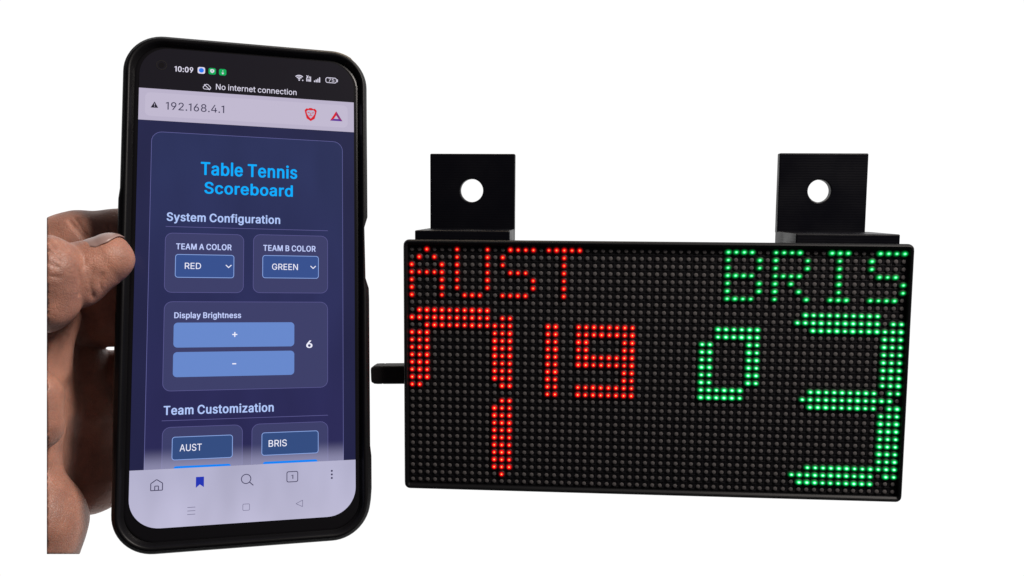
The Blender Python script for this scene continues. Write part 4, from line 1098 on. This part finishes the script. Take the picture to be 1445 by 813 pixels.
nz_ = t.nodes.new('ShaderNodeTexNoise'); nz_.inputs['Scale'].default_value = 160; nz_.inputs['Detail'].default_value = 2
va = t.nodes.new('ShaderNodeVectorMath'); va.operation = 'MULTIPLY_ADD'
va.inputs[1].default_value = (0.004, 0.004, 0.004)
t.links.new(co.outputs['Object'], nz_.inputs['Vector'])
t.links.new(nz_.outputs['Color'], va.inputs[0])
t.links.new(co.outputs['Object'], va.inputs[2])
vo = t.nodes.new('ShaderNodeTexVoronoi'); vo.feature = 'DISTANCE_TO_EDGE'; vo.inputs['Scale'].default_value = 1050
t.links.new(va.outputs['Vector'], vo.inputs['Vector'])
mrg = t.nodes.new('ShaderNodeMapRange'); mrg.inputs['From Max'].default_value = 0.14
t.links.new(vo.outputs['Distance'], mrg.inputs['Value'])
n2 = t.nodes.new('ShaderNodeTexNoise'); n2.inputs['Scale'].default_value = 420; n2.inputs['Detail'].default_value = 5
t.links.new(co.outputs['Object'], n2.inputs['Vector'])
vo2 = t.nodes.new('ShaderNodeTexVoronoi'); vo2.feature = 'DISTANCE_TO_EDGE'; vo2.inputs['Scale'].default_value = 430
t.links.new(va.outputs['Vector'], vo2.inputs['Vector'])
mr2 = t.nodes.new('ShaderNodeMapRange'); mr2.inputs['From Max'].default_value = 0.07; mr2.inputs['To Max'].default_value = 1.1
t.links.new(vo2.outputs['Distance'], mr2.inputs['Value'])
ad2 = t.nodes.new('ShaderNodeMath'); ad2.operation = 'ADD'
t.links.new(mrg.outputs['Result'], ad2.inputs[0]); t.links.new(mr2.outputs['Result'], ad2.inputs[1])
ad = t.nodes.new('ShaderNodeMath'); ad.operation = 'ADD'
t.links.new(ad2.outputs[0], ad.inputs[0]); t.links.new(n2.outputs['Fac'], ad.inputs[1])
bp = t.nodes.new('ShaderNodeBump'); bp.inputs['Strength'].default_value = 0.30; bp.inputs['Distance'].default_value = 0.00014
t.links.new(ad.outputs[0], bp.inputs['Height'])
t.links.new(bp.outputs['Normal'], b.inputs['Normal'])

hand = link('hand', me, None, [skin], True)
hand['label'] = 'bare left hand gripping the smartphone with the thumb on its edge'
hand['category'] = 'hand'

# thumbnail: a curved plate on the upper side of the thumb's last joint
A = Vector((-129.04, 252.0, 3.88)); B_ = Vector((-120.78, 254.5, 8.59))
ax = (B_ - A).normalized()
up = Vector((-0.25, 0.02, 1.0)); up = (up - ax * up.dot(ax)).normalized()
sd = ax.cross(up)
if sd.y > 0: sd = -sd                                # sd points to the viewer
bm = bmesh.new()
NS, NF = 14, 16
grid = []
for i in range(NS + 1):
    s_ = i / NS
    row = []
    for j in range(NF + 1):
        f = (j / NF) * 2 - 1
        half = math.radians(62) * (1 - 0.28 * max(0, (s_ - 0.62) / 0.38) ** 2) * (0.72 + 0.28 * min(1, s_ / 0.28) ** 0.6)
        phi = f * half
        d = 5.4 + s_ * 11.2 - 1.5 * (f * f) * (s_ ** 2) + 1.6 * f * f * (1 - s_) ** 2
        L0 = (B_ - A).length
        q = d / L0
        if d <= L0:
            c0, r0 = A + ax * d, 10.08 + (7.21 - 10.08) * q
        else:
            c0, r0 = B_ + ax * (d - L0), math.sqrt(max(7.21 ** 2 - (d - L0) ** 2, 1.0)) * 0.8 + 7.21 * 0.2
        r0 += 0.25 - 0.9 * (1 - s_) ** 3
        p = c0 + (up * math.cos(phi) + sd * math.sin(phi)) * r0
        row.append(bm.verts.new(p * MM))
    grid.append(row)
for i in range(NS):
    for j in range(NF):
        bm.faces.new((grid[i][j], grid[i + 1][j], grid[i + 1][j + 1], grid[i][j + 1]))
bmesh.ops.recalc_face_normals(bm, faces=bm.faces)
bmesh.ops.solidify(bm, geom=bm.faces, thickness=-0.0004)
nail_m = mat('nail', (0.35, 0.235, 0.21, 1), 0.34, 0.4, bump=(500, 0.06, 0.0002))
obj('thumbnail', bm, hand, [nail_m], True)
